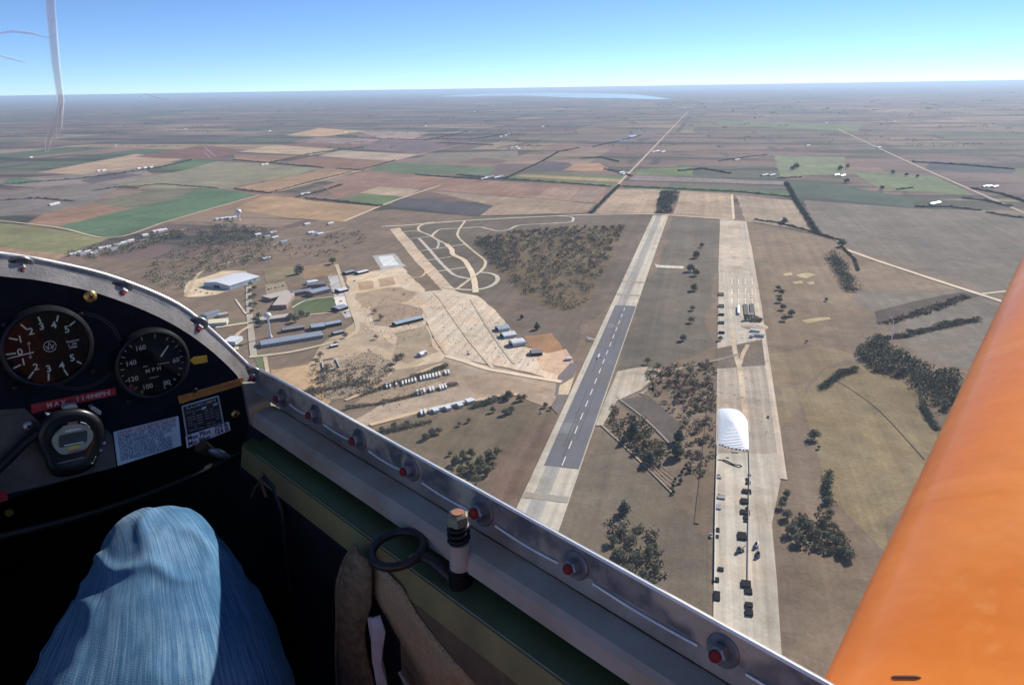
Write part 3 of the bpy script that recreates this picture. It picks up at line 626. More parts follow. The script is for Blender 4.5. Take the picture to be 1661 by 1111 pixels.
ORD = ['first', 'second', 'third', 'fourth', 'fifth', 'sixth', 'seventh', 'eighth', 'ninth', 'tenth', 'eleventh', 'twelfth', 'thirteenth', 'fourteenth', 'fifteenth', 'sixteenth', 'seventeenth', 'eighteenth', 'nineteenth', 'twentieth', 'twenty-first', 'twenty-second']
def nth(lab, i, n, way): return lab if n == 1 else '%s, %s from %s' % (lab, ORD[i], way)
for kind, lab, grp, pts in TREES:
    pts = sorted(pts, key=lambda q: q[1])
    for i, (x, y, d) in enumerate(pts): tree(x, y, d, kind, nth(lab, i, len(pts), 'the far side'), grp or 'single trees')
def cloud_row(pts, wpx, hm, dens=1.0, ragged=.35, gap=0.0):
    """leaf faces along a ground line; wpx real width in metres, hm height"""
    P = [G(x, y)[:2] for x, y in pts]; Vs = []
    C = []; S = []
    for a, b_ in zip(P[:-1], P[1:]):
        L = np.linalg.norm(b_-a); dist = abs((a+b_)@_fw[:2])/2; s0 = max(.45, dist*.0006)
        n = int(min(2600, max(20, dens*L*(wpx+hm)/(s0*s0)*.30))); t = rng.uniform(0, 1, n)
        clump = .65+.35*np.sin(t*L/ (hm*1.7)+rng.uniform(0, 6))+ .25*np.sin(t*L/(hm*.7)+1.3)
        keepm = rng.uniform(0, 1, n) > gap*(np.sin(t*L/(hm*3.1)) > .3); 
        d = (b_-a)/L; nn = np.array([-d[1], d[0]]); off = rng.normal(0, wpx*.27, n)*(1+ragged*rng.normal(size=n)*.5)
        z = rng.uniform(0.05, 1, n)**.8*hm*np.clip(clump, .35, 1.15)*np.sqrt(np.clip(1-(off/(wpx*.75))**2, .15, 1))
        q = a+np.outer(t*L, d)+np.outer(off, nn); c = np.column_stack([q, GZ+.3+z]); C.append(c[keepm]); S.append(np.full(keepm.sum(), s0*1.1)*rng.uniform(.7, 1.4, keepm.sum()))
    return np.concatenate(C), np.concatenate(S)
def thing_cloud(name, C, S, m_, label, cat, group=None, kind=None):
    V, Q = leaf_quads(C, S); me_ = rawmesh(name, V, Q, m_); o = bpy.data.objects.new(name, me_); COL.objects.link(o); tag(o, label, cat, group, kind); return o
HEDGES = [   # line, width m, height m, label
 ([(1350,416),(1365,440),(1381,474)], 26, 12, 'dense dark tree belt right of the ramp'),
 ([(1275,297),(1290,325),(1308,352),(1327,380)], 22, 10, 'long dark tree belt running down to the white road'),
 ([(1224,357),(1262,362),(1300,372),(1340,384),(1364,391)], 14, 7, 'low hedge behind the brown pasture'),
 ([(1364,400),(1385,420),(1392,440)], 6, 4, 'thin scrub line under the tree belt'),
 ([(960,346),(985,320),(1004,301)], 18, 9, 'tree line along the straight lake road'),
 ([(740,284),(800,289),(880,295),(990,303)], 16, 8, 'long dark hedge left of the lake road'),
 ([(1008,303),(1100,307),(1200,312),(1282,320)], 16, 8, 'long dark hedge right of the lake road'),
 ([(380,260),(440,265),(525,273)], 14, 8, 'hedge behind the brown square fields'),
 ([(545,274),(590,277)], 14, 8, 'short hedge at the road crossing'),
 ([(435,265),(500,251),(552,243)], 14, 8, 'slanting hedge between the pale fields'),
 ([(590,275),(640,261)], 10, 7, 'hedge along the green field end'),
 ([(673,284),(740,289),(793,292)], 14, 8, 'hedge behind the green field'),
 ([(441,313),(500,297),(570,280)], 12, 7, 'hedge along the tan farm road'),
 ([(380,307),(440,314)], 16, 8, 'hedge at the tip of the green wheat field'),
 ([(495,322),(550,327),(620,335)], 16, 8, 'hedge in front of the tan field'),
 ([(480,321),(520,311),(555,300)], 18, 8, 'brushy creek line behind the farmstead'),
 ([(552,243),(590,240)], 10, 6, 'hedge remnant on the pale field edge'),
 ([(545,221),(580,222)], 18, 9, 'small dark grove on the far fields'),
 ([(600,225),(690,228),(760,214)], 12, 7, 'far hedge left of centre'),
 ([(700,225),(760,227),(830,218)], 20, 8, 'far dark grove behind the fields'),
 ([(705,232),(760,234),(800,236)], 20, 8, 'dark grove beside the far farm'),
 ([(820,290),(850,276),(880,262)], 16, 8, 'slanting tree line left of the lake road'),
 ([(880,262),(905,247),(940,240)], 16, 7, 'far slanting tree line towards the pond'),
 ([(942,258),(975,256),(1003,263)], 26, 9, 'grove by the farm on the lake road'),
 ([(980,275),(1010,281),(1025,287)], 20, 9, 'trees round the roadside farm'),
 ([(960,239),(1010,228),(1040,220)], 14, 7, 'creek trees leading to the pond'),
 ([(0,326),(60,322),(120,327)], 16, 8, 'trees round the white farm at far left'),
 ([(0,300),(60,296),(130,290)], 14, 8, 'hedge at far left'),
 ([(130,290),(180,284),(260,272),(310,260)], 16, 8, 'tree line behind the grey field'),
 ([(200,305),(260,299),(354,306)], 10, 6, 'thin hedge at the far end of the wheat field'),
 ([(150,310),(190,304),(225,306)], 10, 6, 'scrub line beside the grey field'),
 ([(1100,278),(1140,274),(1185,282)], 26, 9, 'grove right of the lake road'),
 ([(1165,262),(1220,254),(1245,252)], 12, 7, 'far creek trees right of the lake road'),
 ([(1260,290),(1300,288)], 12, 7, 'hedge end at the bright pasture'),
 ([(1455,308),(1480,305)], 14, 6, 'scrub row on the right pasture'),
 ([(1560,322),(1600,326),(1640,336)], 20, 8, 'dark trees along the right road'),
 ([(1485,336),(1540,336),(1590,342)], 18, 7, 'dark trees round the white roofed farm'),
 ([(1575,306),(1620,314),(1670,330)], 24, 8, 'curving tree belt at the right margin'),
 ([(1600,345),(1640,352),(1680,356)], 16, 7, 'tree row near the wing tip'),
 ([(1480,263),(1560,268),(1645,275)], 40, 8, 'long dark plantation right of the road'),
 ([(590,640),(640,624),(680,612),(726,594)], 9, 6, 'green hedge behind the upper trailer row'),
 ([(560,664),(620,655),(680,640),(742,624)], 7, 4.5, 'scrubby hedge behind the lower trailer row'),
 ([(470,640),(530,632),(600,620)], 9, 5, 'brushy line left of the trailer rows'),
 ([(765,662),(800,652),(830,640)], 9, 6, 'dark green hedge at the end of the white sheds'),
 ([(600,706),(650,696),(700,684)], 8, 5, 'brush along the dirt lane'),
 ([(505,632),(508,660),(516,690)], 8, 5, 'brush row beside the canopy rail'),
 ([(1390,600),(1360,610),(1332,632)], 10, 7, 'tree fringe reaching into the olive pasture'),
 ([(1420,552),(1470,545),(1530,530),(1588,519)], 12, 8, 'tree arm stretching towards the wing'),
 ([(1494,655),(1505,675),(1520,698)], 7, 6, 'trailing tree line above the wing'),
 ([(1345,770),(1340,800),(1346,820)], 7, 6, 'brush line down the pasture fence'),
]
for i, (pts, wm_, hm_, lab) in enumerate(HEDGES):
    if G(*pts[0])@_fw > 1700: wm_ *= .6; hm_ *= .62
    C, S = cloud_row(pts, wm_, hm_, 1.9, gap=0)
    thing_cloud('hedgerow', C, S, (M_LEAF, M_CEDAR, M_LEAF)[i % 3] if i not in (40, 41, 42, 44, 45) else M_SCRUB if i != 40 else M_LEAF, lab, 'hedgerow', 'hedgerows of the plain')
def in_poly(p, poly):
    x, y = p[:, 0], p[:, 1]; inside = np.zeros(len(p), bool); n = len(poly); j = n-1
    for i in range(n):
        xi, yi = poly[i]; xj, yj = poly[j]
        c = ((yi > y) != (yj > y)) & (x < (xj-xi)*(y-yi)/(yj-yi+1e-9)+xi); inside ^= c; j = i
    return inside
def wood(pts, n, rad, hgt, per, m_, label, name='woodland', size=.9):
    poly = [G(x, y)[:2] for x, y in pts]; A_ = np.array(poly); lo, hi = A_.min(0), A_.max(0); P = []
    while len(P) < n:
        q = rng.uniform(lo, hi, (n*3, 2)); q = q[in_poly(q, poly)]; P += list(q)
    P = np.array(P[:n]); r = rng.uniform(.6, 1.3, n)*rad; h = rng.uniform(.6, 1.25, n)*hgt
    d = rng.normal(size=(n, per, 3)); d /= np.linalg.norm(d, axis=2)[..., None]; d *= rng.uniform(.45, 1.05, (n, per, 1))**.5
    C = np.empty((n, per, 3)); C[..., :2] = P[:, None]+d[..., :2]*r[:, None, None]; C[..., 2] = GZ+.4+h[:, None]*(.52+.48*d[..., 2])
    C = C.reshape(-1, 3); dist = np.abs(C@_fw); S = np.maximum(size, dist*.0007)*rng.uniform(.7, 1.4, len(C))
    return thing_cloud(name, C, S, m_, label, 'woodland', kind='stuff')
wood([(769,389),(833,377),(931,369),(1012,368),(985,425),(950,490),(925,503),(898,500),(850,478),(819,445),(800,436),(783,405)], 760, 6.0, 6.0, 30, M_SCRUB, 'brown scrub wood between race track and runway')
wood([(769,389),(790,385),(815,395),(826,440),(880,480),(898,500),(925,503),(905,490),(850,470),(800,430)], 90, 6, 9, 34, M_LEAF, 'darker green fringe of the scrub wood')
wood([(1072,312),(1100,312),(1088,347),(1064,347)], 160, 7, 8, 30, M_LEAF, 'dark square wood at the far end of the runway')
wood([(1385,572),(1420,552),(1455,572),(1500,600),(1560,610),(1560,650),(1535,668),(1505,650),(1470,615),(1420,602)], 330, 5.5, 9, 40, M_LEAF, 'dark creek wood right of the ramp')
wood([(1425,525),(1500,500),(1560,480),(1580,482),(1500,512),(1440,528)], 140, 4, 3, 20, M_SCRUB, 'brown brush strip near the wing')
wood([(230,440),(300,395),(400,365),(450,380),(440,420),(400,430),(330,445),(290,470),(250,460)], 260, 8, 9, 26, M_LEAF, 'dark trees of the small town on the left', size=1.2)
wood([(300,375),(380,362),(400,385),(340,400)], 60, 8, 9, 26, M_CEDAR, 'dark grove below the wheat field')
wood([(100,412),(180,398),(250,385),(290,372),(300,385),(230,405),(150,425)], 130, 7, 8, 24, M_LEAF, 'village trees beside the canopy bow', size=1.2)
wood([(440,400),(520,385),(580,372),(600,390),(540,415),(470,420)], 70, 6, 4, 16, M_SCRUB, 'low brush behind the school')
wood([(1015,665),(1060,690),(1090,740),(1060,760),(1030,730)], 40, 4, 4, 26, M_AUTUMN, 'yellowing brush among the old slabs')
wood([(1040,600),(1160,585),(1158,760),(1120,770),(1110,690),(1060,640)], 170, 3.5, 3.5, 24, M_SCRUB, 'grey brush filling the strip beside the ramp')
wood([(985,660),(1020,668),(1080,740),(1060,770),(1010,720),(985,690)], 70, 3.5, 4, 26, M_SCRUB, 'brush among the old slabs')
wood([(990,845),(1060,860),(1075,930),(1050,970),(1000,950)], 60, 4, 4, 30, M_SCRUB, 'undergrowth of the lower clump')
wood([(500,600),(560,590),(640,600),(600,640),(520,650)], 110, 4, 3, 18, M_SCRUB, 'weeds and rubble brush in the dirt lots')
wood([(1280,850),(1330,830),(1385,895),(1370,905),(1290,885)], 50, 4, 4, 30, M_LEAF, 'undergrowth of the ramp thicket')
# far tree groups, too many and too small to count
def far_trees():
    C = []; S = []
    for k in range(420):
        x = rng.uniform(-80, 1740); y = 146+ (rng.uniform(0, 1)**1.5)*95
        P = G(x, y); d = P@_fw
        if 700 < x < 1100 and y < 166: continue
        L = rng.uniform(60, 420); wd_ = rng.uniform(20, 70); n = 26; a = rng.choice([GRID, GRID+math.pi/2])*-1+rng.normal(0, .1)
        t = rng.uniform(-.5, .5, n)*L; o_ = rng.normal(0, wd_*.4, n); ca, sa = math.sin(a), math.cos(a)
        C.append(np.column_stack([P[0]+t*ca+o_*sa, P[1]+t*sa-o_*ca, GZ+rng.uniform(1, 9, n)])); S.append(np.full(n, max(3.0, d*.0006))*rng.uniform(.7, 1.3, n))
    return np.concatenate(C), np.minimum(np.concatenate(S), 9)
C, S = far_trees(); V, Q = leaf_quads(C, S, .5); me_ = rawmesh('distant_woods', V, Q, M_LEAF); o = bpy.data.objects.new('distant_woods', me_); COL.objects.link(o); tag(o, 'scattered dark tree groups far out on the plain', 'woodland', kind='stuff')

# ================================================================== BUILDINGS AND OTHER THINGS ON THE GROUND
def wmat(name, c, rough=.6, metal=0.0): return mat(name, c, rough=rough, metal=metal, scale=.6, var=.12)
B_WHITE = wmat('white_metal_roof', (.72, .73, .74), .4, .1); B_GREY = wmat('grey_metal_roof', (.36, .41, .47), .4, .3); B_BLUE = wmat('bluish_metal_roof', (.40, .50, .58), .4, .3)
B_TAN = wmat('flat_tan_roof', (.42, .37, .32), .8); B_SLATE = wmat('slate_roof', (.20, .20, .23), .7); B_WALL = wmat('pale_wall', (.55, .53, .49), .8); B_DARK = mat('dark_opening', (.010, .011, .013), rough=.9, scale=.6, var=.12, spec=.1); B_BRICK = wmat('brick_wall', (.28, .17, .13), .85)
B_TEAL = wmat('teal_roof', (.36, .62, .64), .4, .2); B_RUST = wmat('rust', (.22, .11, .06), .85)
def dirs(az): return np.array([math.sin(az), math.cos(az), 0]), np.array([math.cos(az), -math.sin(az), 0])
def building(name, a_px, b_px, width, wall_h, rise, roof, wall, label, group=None, shape='gable', cat='building', openings=(), seg=7):
    """a_px,b_px: two ground points on the middle line of the long axis; width in metres"""
    A_, B_ = G(*a_px, .6), G(*b_px, .6); d = B_-A_; L = np.linalg.norm(d); d /= L; s = np.array([d[1], -d[0], 0]); C_ = (A_+B_)/2; hw = width/2
    e = empty(name, tuple(C_), label, cat, group)
    P = lambda x, y, z: C_+d*x+s*y+Uv*z
    prof = {'gable': [(-hw, 0), (0, rise), (hw, 0)], 'flat': [(-hw, 0), (-hw, .5), (hw, .5), (hw, 0)], 'shed': [(-hw, 0), (hw, rise)],
            'arch': [(hw*math.cos(t), rise*math.sin(t)) for t in np.linspace(math.pi, 0, seg+3)]}[shape]
    over = .35
    # walls with gable ends
    outl = [(-hw, -1.5)]+[(y*.985, wall_h+z) for y, z in prof]+[(hw, -1.5)]
    if shape == 'gable': outl = [(-hw, -1.5), (-hw, wall_h), (0, wall_h+rise-.05), (hw, wall_h), (hw, -1.5)]
    MB().loft([[P(-L/2, y, z) for y, z in outl], [P(L/2, y, z) for y, z in outl]], closed=True, caps=True).build('wall', wall, e)
    r0 = [(y*1.03, wall_h+z+.12) for y, z in prof]; r1 = [(y*1.03, wall_h+z+.34) for y, z in prof[::-1]]
    MB().loft([[P(-L/2-over, y, z) for y, z in r0+r1], [P(L/2+over, y, z) for y, z in r0+r1]], closed=True, caps=True).build('roof', roof, e, smooth=25)
    for (face, x0, w_, z0, h_, kind) in openings:    # face: 'l','r' long sides, 'a','b' ends
        b = MB()
        if face in 'lr': y = (hw+.05)*(1 if face == 'r' else -1); b.box(P(x0, y, z0+h_/2), d*w_, s*.12, Uv*h_)
        else: x = (L/2+.05)*(1 if face == 'b' else -1); b.box(P(x, x0, z0+h_/2), s*w_, d*.12, Uv*h_)
        b.build(kind, B_DARK if kind in ('door', 'window') else B_GREY, e)
    return e
def wins(L, n, z=1.0, h=1.4, w_=1.4): return [(f, -L/2+L*(i+.5)/n, w_, z, h, 'window') for f in 'lr' for i in range(n)]
# three small hangars beside the apron
ZH = lambda x, y: (780+x/7.935, 500+y/7.935)
for k, (a, b_, roof, lab) in enumerate([((205, 285), (350, 265), B_BLUE, 'pale blue roofed hangar, farthest of the three by the apron'), ((270, 372), (430, 348), B_WHITE, 'plain white roofed hangar, middle of the three by the apron'), ((385, 480), (545, 455), B_WHITE, 'white arched hangar with dark roof stripe, nearest of three by the apron')]):
    building('hangar', ZH(*a), ZH(*b_), 16, 3.6, 3.0 if k != 2 else 3.6, roof, B_GREY if k else B_WALL, lab, 'hangars beside the apron', 'arch' if k == 2 else 'gable', 'hangar', [('a', 0, 12, 0, 3.8, 'door')])
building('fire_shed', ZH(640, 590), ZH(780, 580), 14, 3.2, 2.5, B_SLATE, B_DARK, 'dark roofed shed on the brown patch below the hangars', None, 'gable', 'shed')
building('utility_shed', ZH(1095, 665), ZH(1165, 660), 6, 2.4, 1, B_WHITE, B_WALL, 'small white shed on the apron corner near the runway', None, 'gable', 'shed')
Z3 = lambda x, y: (280+x/3.9675, 340+y/3.9675)
ZB = lambda x, y: (390+x/7.4045, 480+y/7.4045)
building('warehouse', Z3(285, 505), Z3(480, 445), 62, 7, 4, B_WHITE, B_BLUE, 'big white roofed warehouse in the pale gravel yard', None, 'gable', 'warehouse', [('a', 0, 14, 0, 5, 'door')])
building('barracks', ZB(240, 600), ZB(975, 480), 20, 4, 3, B_GREY, B_SLATE, 'very long grey roofed barracks below the water tower', None, 'gable', 'building', wins(100, 12))
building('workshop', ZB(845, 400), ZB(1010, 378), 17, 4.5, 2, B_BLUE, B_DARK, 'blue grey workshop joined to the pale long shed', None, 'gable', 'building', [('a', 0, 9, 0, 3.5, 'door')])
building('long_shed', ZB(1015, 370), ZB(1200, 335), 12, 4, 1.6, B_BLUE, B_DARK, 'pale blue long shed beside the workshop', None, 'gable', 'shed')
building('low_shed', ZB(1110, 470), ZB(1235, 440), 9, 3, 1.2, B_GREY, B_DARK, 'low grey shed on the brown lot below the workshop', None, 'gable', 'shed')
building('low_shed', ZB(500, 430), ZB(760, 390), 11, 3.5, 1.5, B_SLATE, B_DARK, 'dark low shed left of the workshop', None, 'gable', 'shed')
building('hall', ZB(240, 310), ZB(590, 265), 18, 4, 1.5, B_TAN, B_BRICK, 'tan roofed hall behind the water tower', None, 'flat', 'building', wins(48, 8))
building('school_wing', Z3(605, 585), Z3(760, 545), 26, 5, 1, B_TAN, B_BRICK, 'tan flat roofed wing of the school', 'school buildings', 'flat', 'school', wins(36, 7))
building('school_wing', Z3(690, 640), Z3(745, 565), 22, 6, 1, B_TAN, B_BRICK, 'tan school wing standing square to the others', 'school buildings', 'flat', 'school', wins(40, 7))
building('school_wing', Z3(765, 552), Z3(890, 530), 14, 5, 2, B_SLATE, B_BRICK, 'dark slate roofed school wing', 'school buildings', 'gable', 'school', wins(32, 6))
building('school_wing', Z3(880, 555), Z3(995, 525), 20, 6, 2, B_GREY, B_BRICK, 'grey metal roofed school gymnasium', 'school buildings', 'gable', 'school', wins(30, 6))
building('school_wing', Z3(865, 500), Z3(985, 490), 12, 5, 2, B_SLATE, B_BRICK, 'narrow dark school wing behind the gymnasium', 'school buildings', 'gable', 'school', wins(30, 6))
building('school_wing', Z3(865, 480), Z3(930, 470), 14, 4, 1.4, B_WHITE, B_WALL, 'white roofed school wing at the back', 'school buildings', 'gable', 'school')
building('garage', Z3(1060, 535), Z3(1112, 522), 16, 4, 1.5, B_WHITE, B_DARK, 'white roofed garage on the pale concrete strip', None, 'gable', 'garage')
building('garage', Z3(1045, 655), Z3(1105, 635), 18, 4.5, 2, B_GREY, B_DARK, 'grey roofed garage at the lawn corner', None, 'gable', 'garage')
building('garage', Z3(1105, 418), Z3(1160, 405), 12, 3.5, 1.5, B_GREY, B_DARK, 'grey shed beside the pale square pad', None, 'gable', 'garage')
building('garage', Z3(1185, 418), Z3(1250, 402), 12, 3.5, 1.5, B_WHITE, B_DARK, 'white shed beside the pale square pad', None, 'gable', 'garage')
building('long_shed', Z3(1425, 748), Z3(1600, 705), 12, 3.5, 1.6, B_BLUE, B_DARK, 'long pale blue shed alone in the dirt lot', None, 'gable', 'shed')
building('house', (680, 578), (690, 574), 9, 3, 2, B_WHITE, B_WALL, 'small white hut near the bare trees', None, 'gable', 'hut')
building('trailer_home', ZB(1080, 620), ZB(1165, 600), 6, 2.6, .8, B_WHITE, B_DARK, 'white trailer home in the dirt lot below the barracks', None, 'gable', 'trailer')
building('shop', Z3(200, 695), Z3(290, 665), 14, 4, 1.5, B_SLATE, B_BLUE, 'dark blue shed left of the school street', None, 'gable', 'shed')
building('shop', Z3(295, 690), Z3(355, 678), 10, 3, 1, B_TAN, B_WALL, 'small tan shop beside the dark blue shed', None, 'flat', 'shop')
building('shop', Z3(230, 740), Z3(355, 730), 22, 4, 1, wmat('cream_roof', (.62, .58, .40), .7), B_WALL, 'cream flat roofed store touching the canopy bow', None, 'flat', 'store')
building('shop', Z3(365, 870), Z3(415, 835), 18, 4, 1, B_WHITE, B_WALL, 'white store half hidden by the canopy bow', None, 'flat', 'store')
# ruin of four walls in the dirt lot
ru = empty('ruined_foundation', tuple(G(*ZB(1075, 830), .6)), 'roofless pale foundation walls in the dirt lot', 'ruin')
cs = [G(*ZB(x, y), .6) for x, y in ((975, 780), (1140, 750), (1195, 880), (1000, 910))]
for i in range(4):
    a, b_ = cs[i], cs[(i+1) % 4]; d = (b_-a); L_ = np.linalg.norm(d); d = d/L_; n_ = np.array([d[1], -d[0], 0]); k = .75 if i != 2 else .5
    MB().box((a+b_)/2+Uv*.8, d*L_*k, n_*.8, Uv*2.4).build('wall', B_WALL, ru)
# water tower
P = G(*ZB(358, 492), .6); wt = empty('water_tower', tuple(P), 'slender white water tower with a ball top', 'water tower')
MB().lathe(P-Uv*1, Uv, [(0, 3.4), (1.5, 3.0), (5, 1.6), (10, 1.3), (26, 1.3), (29, 1.8)], 16).build('stem', B_WHITE, wt, smooth=50)
MB().lathe(P+Uv*28, Uv, [(0, 1.8), (.8, 3.6), (2.2, 4.8), (4.0, 5.2), (5.8, 4.6), (7.2, 3.0), (8.0, .6)], 20).build('tank', B_WHITE, wt, smooth=60)
# ball shaped tank at the grain works
P = G(388, 356, .6); gt = empty('ball_tank', tuple(P), 'white ball shaped tank at the works below the wheat field', 'tank')
MB().lathe(P-Uv*1, Uv, [(0, 5), (2, 2.4), (14, 2.2), (16, 3)], 14).build('stem', B_WHITE, gt, smooth=50)
MB().lathe(P+Uv*14, Uv, [(0, 3), (1.5, 6), (5, 8.4), (9, 8.4), (12.5, 6), (14, 1)], 18).build('tank', B_WHITE, gt, smooth=60)
for i, (x, y) in enumerate(((352, 358), (360, 357), (367, 356), (373, 356), (380, 355))):
    building('grain_shed', (x-3, y), (x+3, y-1), 10, 4, 2, B_WHITE, B_WALL, nth('white shed of the works beside the ball tank', i, 5, 'the left'), 'sheds of the works', 'gable', 'shed')
# farm and town houses
def houses(pts, lab, grp, ln=14, wd_=9, roofs=(B_WHITE, B_WHITE, B_GREY)):
    pts = sorted(pts)
    for i, (x, y) in enumerate(pts):
        d = G(x, y)@_fw; hp = .5*ln*FPX/d
        building('house', (x-hp, y+.2*hp), (x+hp, y-.2*hp), wd_, 3, 2.2, roofs[i % len(roofs)], B_WALL, nth(lab, i, len(pts), 'the left'), grp, 'gable', 'house')
houses([(165,404),(176,402),(190,399),(199,396),(203,394),(152,412),(158,409),(184,405),(142,410),(134,413),(118,414),(128,411),(212,392),(235,383)], 'small house of the village beside the canopy bow', 'village houses')
houses([(255,376),(262,375)], 'long white farm building at the village edge', 'long village buildings', 24, 12, (B_WHITE,))
houses([(443,379),(446,387),(460,394),(498,365),(504,379),(519,381),(510,380),(536,364),(432,421),(433,385),(418,382)], 'white house among the trees behind the school', 'houses behind the school')
houses([(84,333),(92,331)], 'white farm building at far left on the grey plain', 'far left farm', 16, 9, (B_WHITE,))
houses([(160,278),(168,277),(225,274),(235,273),(245,272),(187,237),(50,256)], 'distant farm roof near the left margin', 'farms near the left margin', 16, 9, (B_WHITE,))
houses([(426,268),(432,267),(491,316),(498,315)], 'farm roof beside the slanting hedges', 'farms beside the hedges', 16, 10, (B_WHITE,))
houses([(790,289),(797,288),(805,289),(812,287),(784,291),(830,240),(837,239),(841,242),(812,222),(820,220),(826,218)], 'roof of the farmstead behind the left hedge', 'farmsteads left of the lake road', 18, 11)
houses([(1008,281),(1013,283),(1060,247),(1066,246),(1075,247)], 'roof of the farm on the lake road', 'farms on the lake road', 20, 11)
houses([(1357,285),(1367,286)], 'white farm roof on the bright pasture', 'farm on the bright pasture', 16, 8, (B_WHITE,))
houses([(1598,303.5),(1604,303.5),(1614,304)], 'white farm roof right of the straight road', 'farm right of the road', 16, 9, (B_WHITE,))
houses([(1516,331)], 'teal roofed farm shed on the right', None, 26, 11, (B_TEAL,))
houses([(1478,188),(1450,198),(1560,175),(1425,240),(1195,260),(1310,237),(958,180),(800,172),(770,182),(1240,285),(1340,200),(690,205),(560,215),(437,213),(300,210),(880,206),(1110,176),(1252,285)], 'tiny white roof far out on the hazy plain', 'tiny far roofs', 22, 13, (B_WALL,))
# rows of white trailers
ZT = lambda x, y: (560+x/6.388, 570+y/6.388)
M_TRL = wmat('trailer_white', (.70, .70, .68), .45)
def trailer(x, y, lab, grp, L=12.0, proto={}):
    P = G(*ZT(x, y), .65); az = GRID*-1+.55
    e = empty('box_trailer', tuple(P), lab, 'trailer', grp); e.rotation_euler[2] = 0.19
    if not proto:
        b = MB().box((0, 0, 1.7), (2.1, 0, 0), (0, L, 0), (0, 0, 2.1)); proto['body'] = (b, M_TRL); ob = b.build('body', M_TRL, None); bv = ob.data
        b2 = MB(); 
        for yy in (-2.6, -1.5): b2.box((0, yy, .3), (1.9, 0, 0), (0, .8, 0), (0, 0, .9))
        ob2 = b2.build('wheels', B_DARK, None); b3 = MB().box((0, L/2+.9, .6), (.3, 0, 0), (0, 1.8, 0), (0, 0, .25)); ob3 = b3.build('drawbar', B_DARK, None)
        proto.clear(); proto.update(body=ob.data, wheels=ob2.data, drawbar=ob3.data)
        for q in (ob, ob2, ob3): bpy.data.objects.remove(q)
    for nm in ('body', 'wheels', 'drawbar'):
        o = bpy.data.objects.new(nm, proto[nm]); COL.objects.link(o); o.parent = e
for i, (x, y) in enumerate([(432,368),(467,362),(530,345),(597,338),(630,326),(662,318),(694,310),(728,303),(785,290),(818,282),(850,275),(880,270),(912,262),(945,255),(978,247),(1040,230),(1072,225)]): trailer(x, y, nth('white box trailer in the upper trailer row', i, 99, 'the left'), 'upper trailer row')
for i, (x, y) in enumerate([(752,436),(790,428),(820,420),(882,405),(912,398),(985,385),(1012,378),(1042,370)]): trailer(x, y, nth('white box trailer in the lower trailer row', i, 99, 'the left'), 'lower trailer row')
for i, (x, y) in enumerate([(790,645),(830,636)]): trailer(x, y, nth('white box trailer left of the white sheds', i, 99, 'the left'), 'trailers left of the white sheds')
for i, (a, b_, w_) in enumerate([((870,625),(985,598),5), ((905,628),(955,615),9), ((990,598),(1100,570),5), ((1035,602),(1075,590),10), ((1110,565),(1230,540),5), ((1160,572),(1200,560),10), ((1255,535),(1325,515),9)]):
    building('white_shed', ZT(*a), ZT(*b_), w_, 2.6, .8, B_WHITE, B_WALL, nth('white shed in the broken row above the field', i, 7, 'the left'), 'white sheds above the field', 'gable', 'shed')
# light aircraft on the runway and one beside it
def aircraft(px, az, label, span=11.0, m_=None):
    P = G(*px, 1.25); F_, R_ = dirs(az); m_ = m_ or M_TRL; e = empty('light_aircraft', tuple(P), label, 'aircraft'); p = lambda f, r, u: P+F_*f+R_*r+Uv*u
    b = MB(); b.loft([[p(f, w_*math.cos(t), 1.0+w_*1.1*math.sin(t)+du) for t in np.linspace(0, 2*math.pi, 8, endpoint=False)] for f, w_, du in ((2.6, .15, 0), (2.0, .5, 0), (.6, .62, .1), (-1.2, .5, .1), (-3.2, .2, .25), (-4.6, .1, .35))], closed=True, caps=True); b.build('fuselage', m_, e, smooth=60)
    MB().box(p(.6, 0, 1.75), R_*span, F_*1.5, Uv*.18).build('wing', m_, e, bevel=.06)
    MB().box(p(-4.3, 0, 1.4), R_*3.4, F_*.9, Uv*.1).build('tailplane', m_, e)
    MB().prism([p(-4.8, 0, 1.4), p(-3.7, 0, 1.4), p(-4.3, 0, 2.7), p(-4.9, 0, 2.7)], R_*.1).build('fin', m_, e)
    for s in (-1, 1): MB().lathe(p(.4, s*.95, .3), R_, [(0, .3), (.18, .3)], 10).build('wheel', B_DARK, e); MB().tube([p(.5, s*.4, .8), p(.4, s*.95, .35)], .06, 5).build('strut', m_, e)
aircraft((972, 579), math.radians(-75), 'white light aircraft standing on the dark runway section', 15)
aircraft((958, 551), math.radians(48), 'white glider parked on the grass beside the runway', 15)
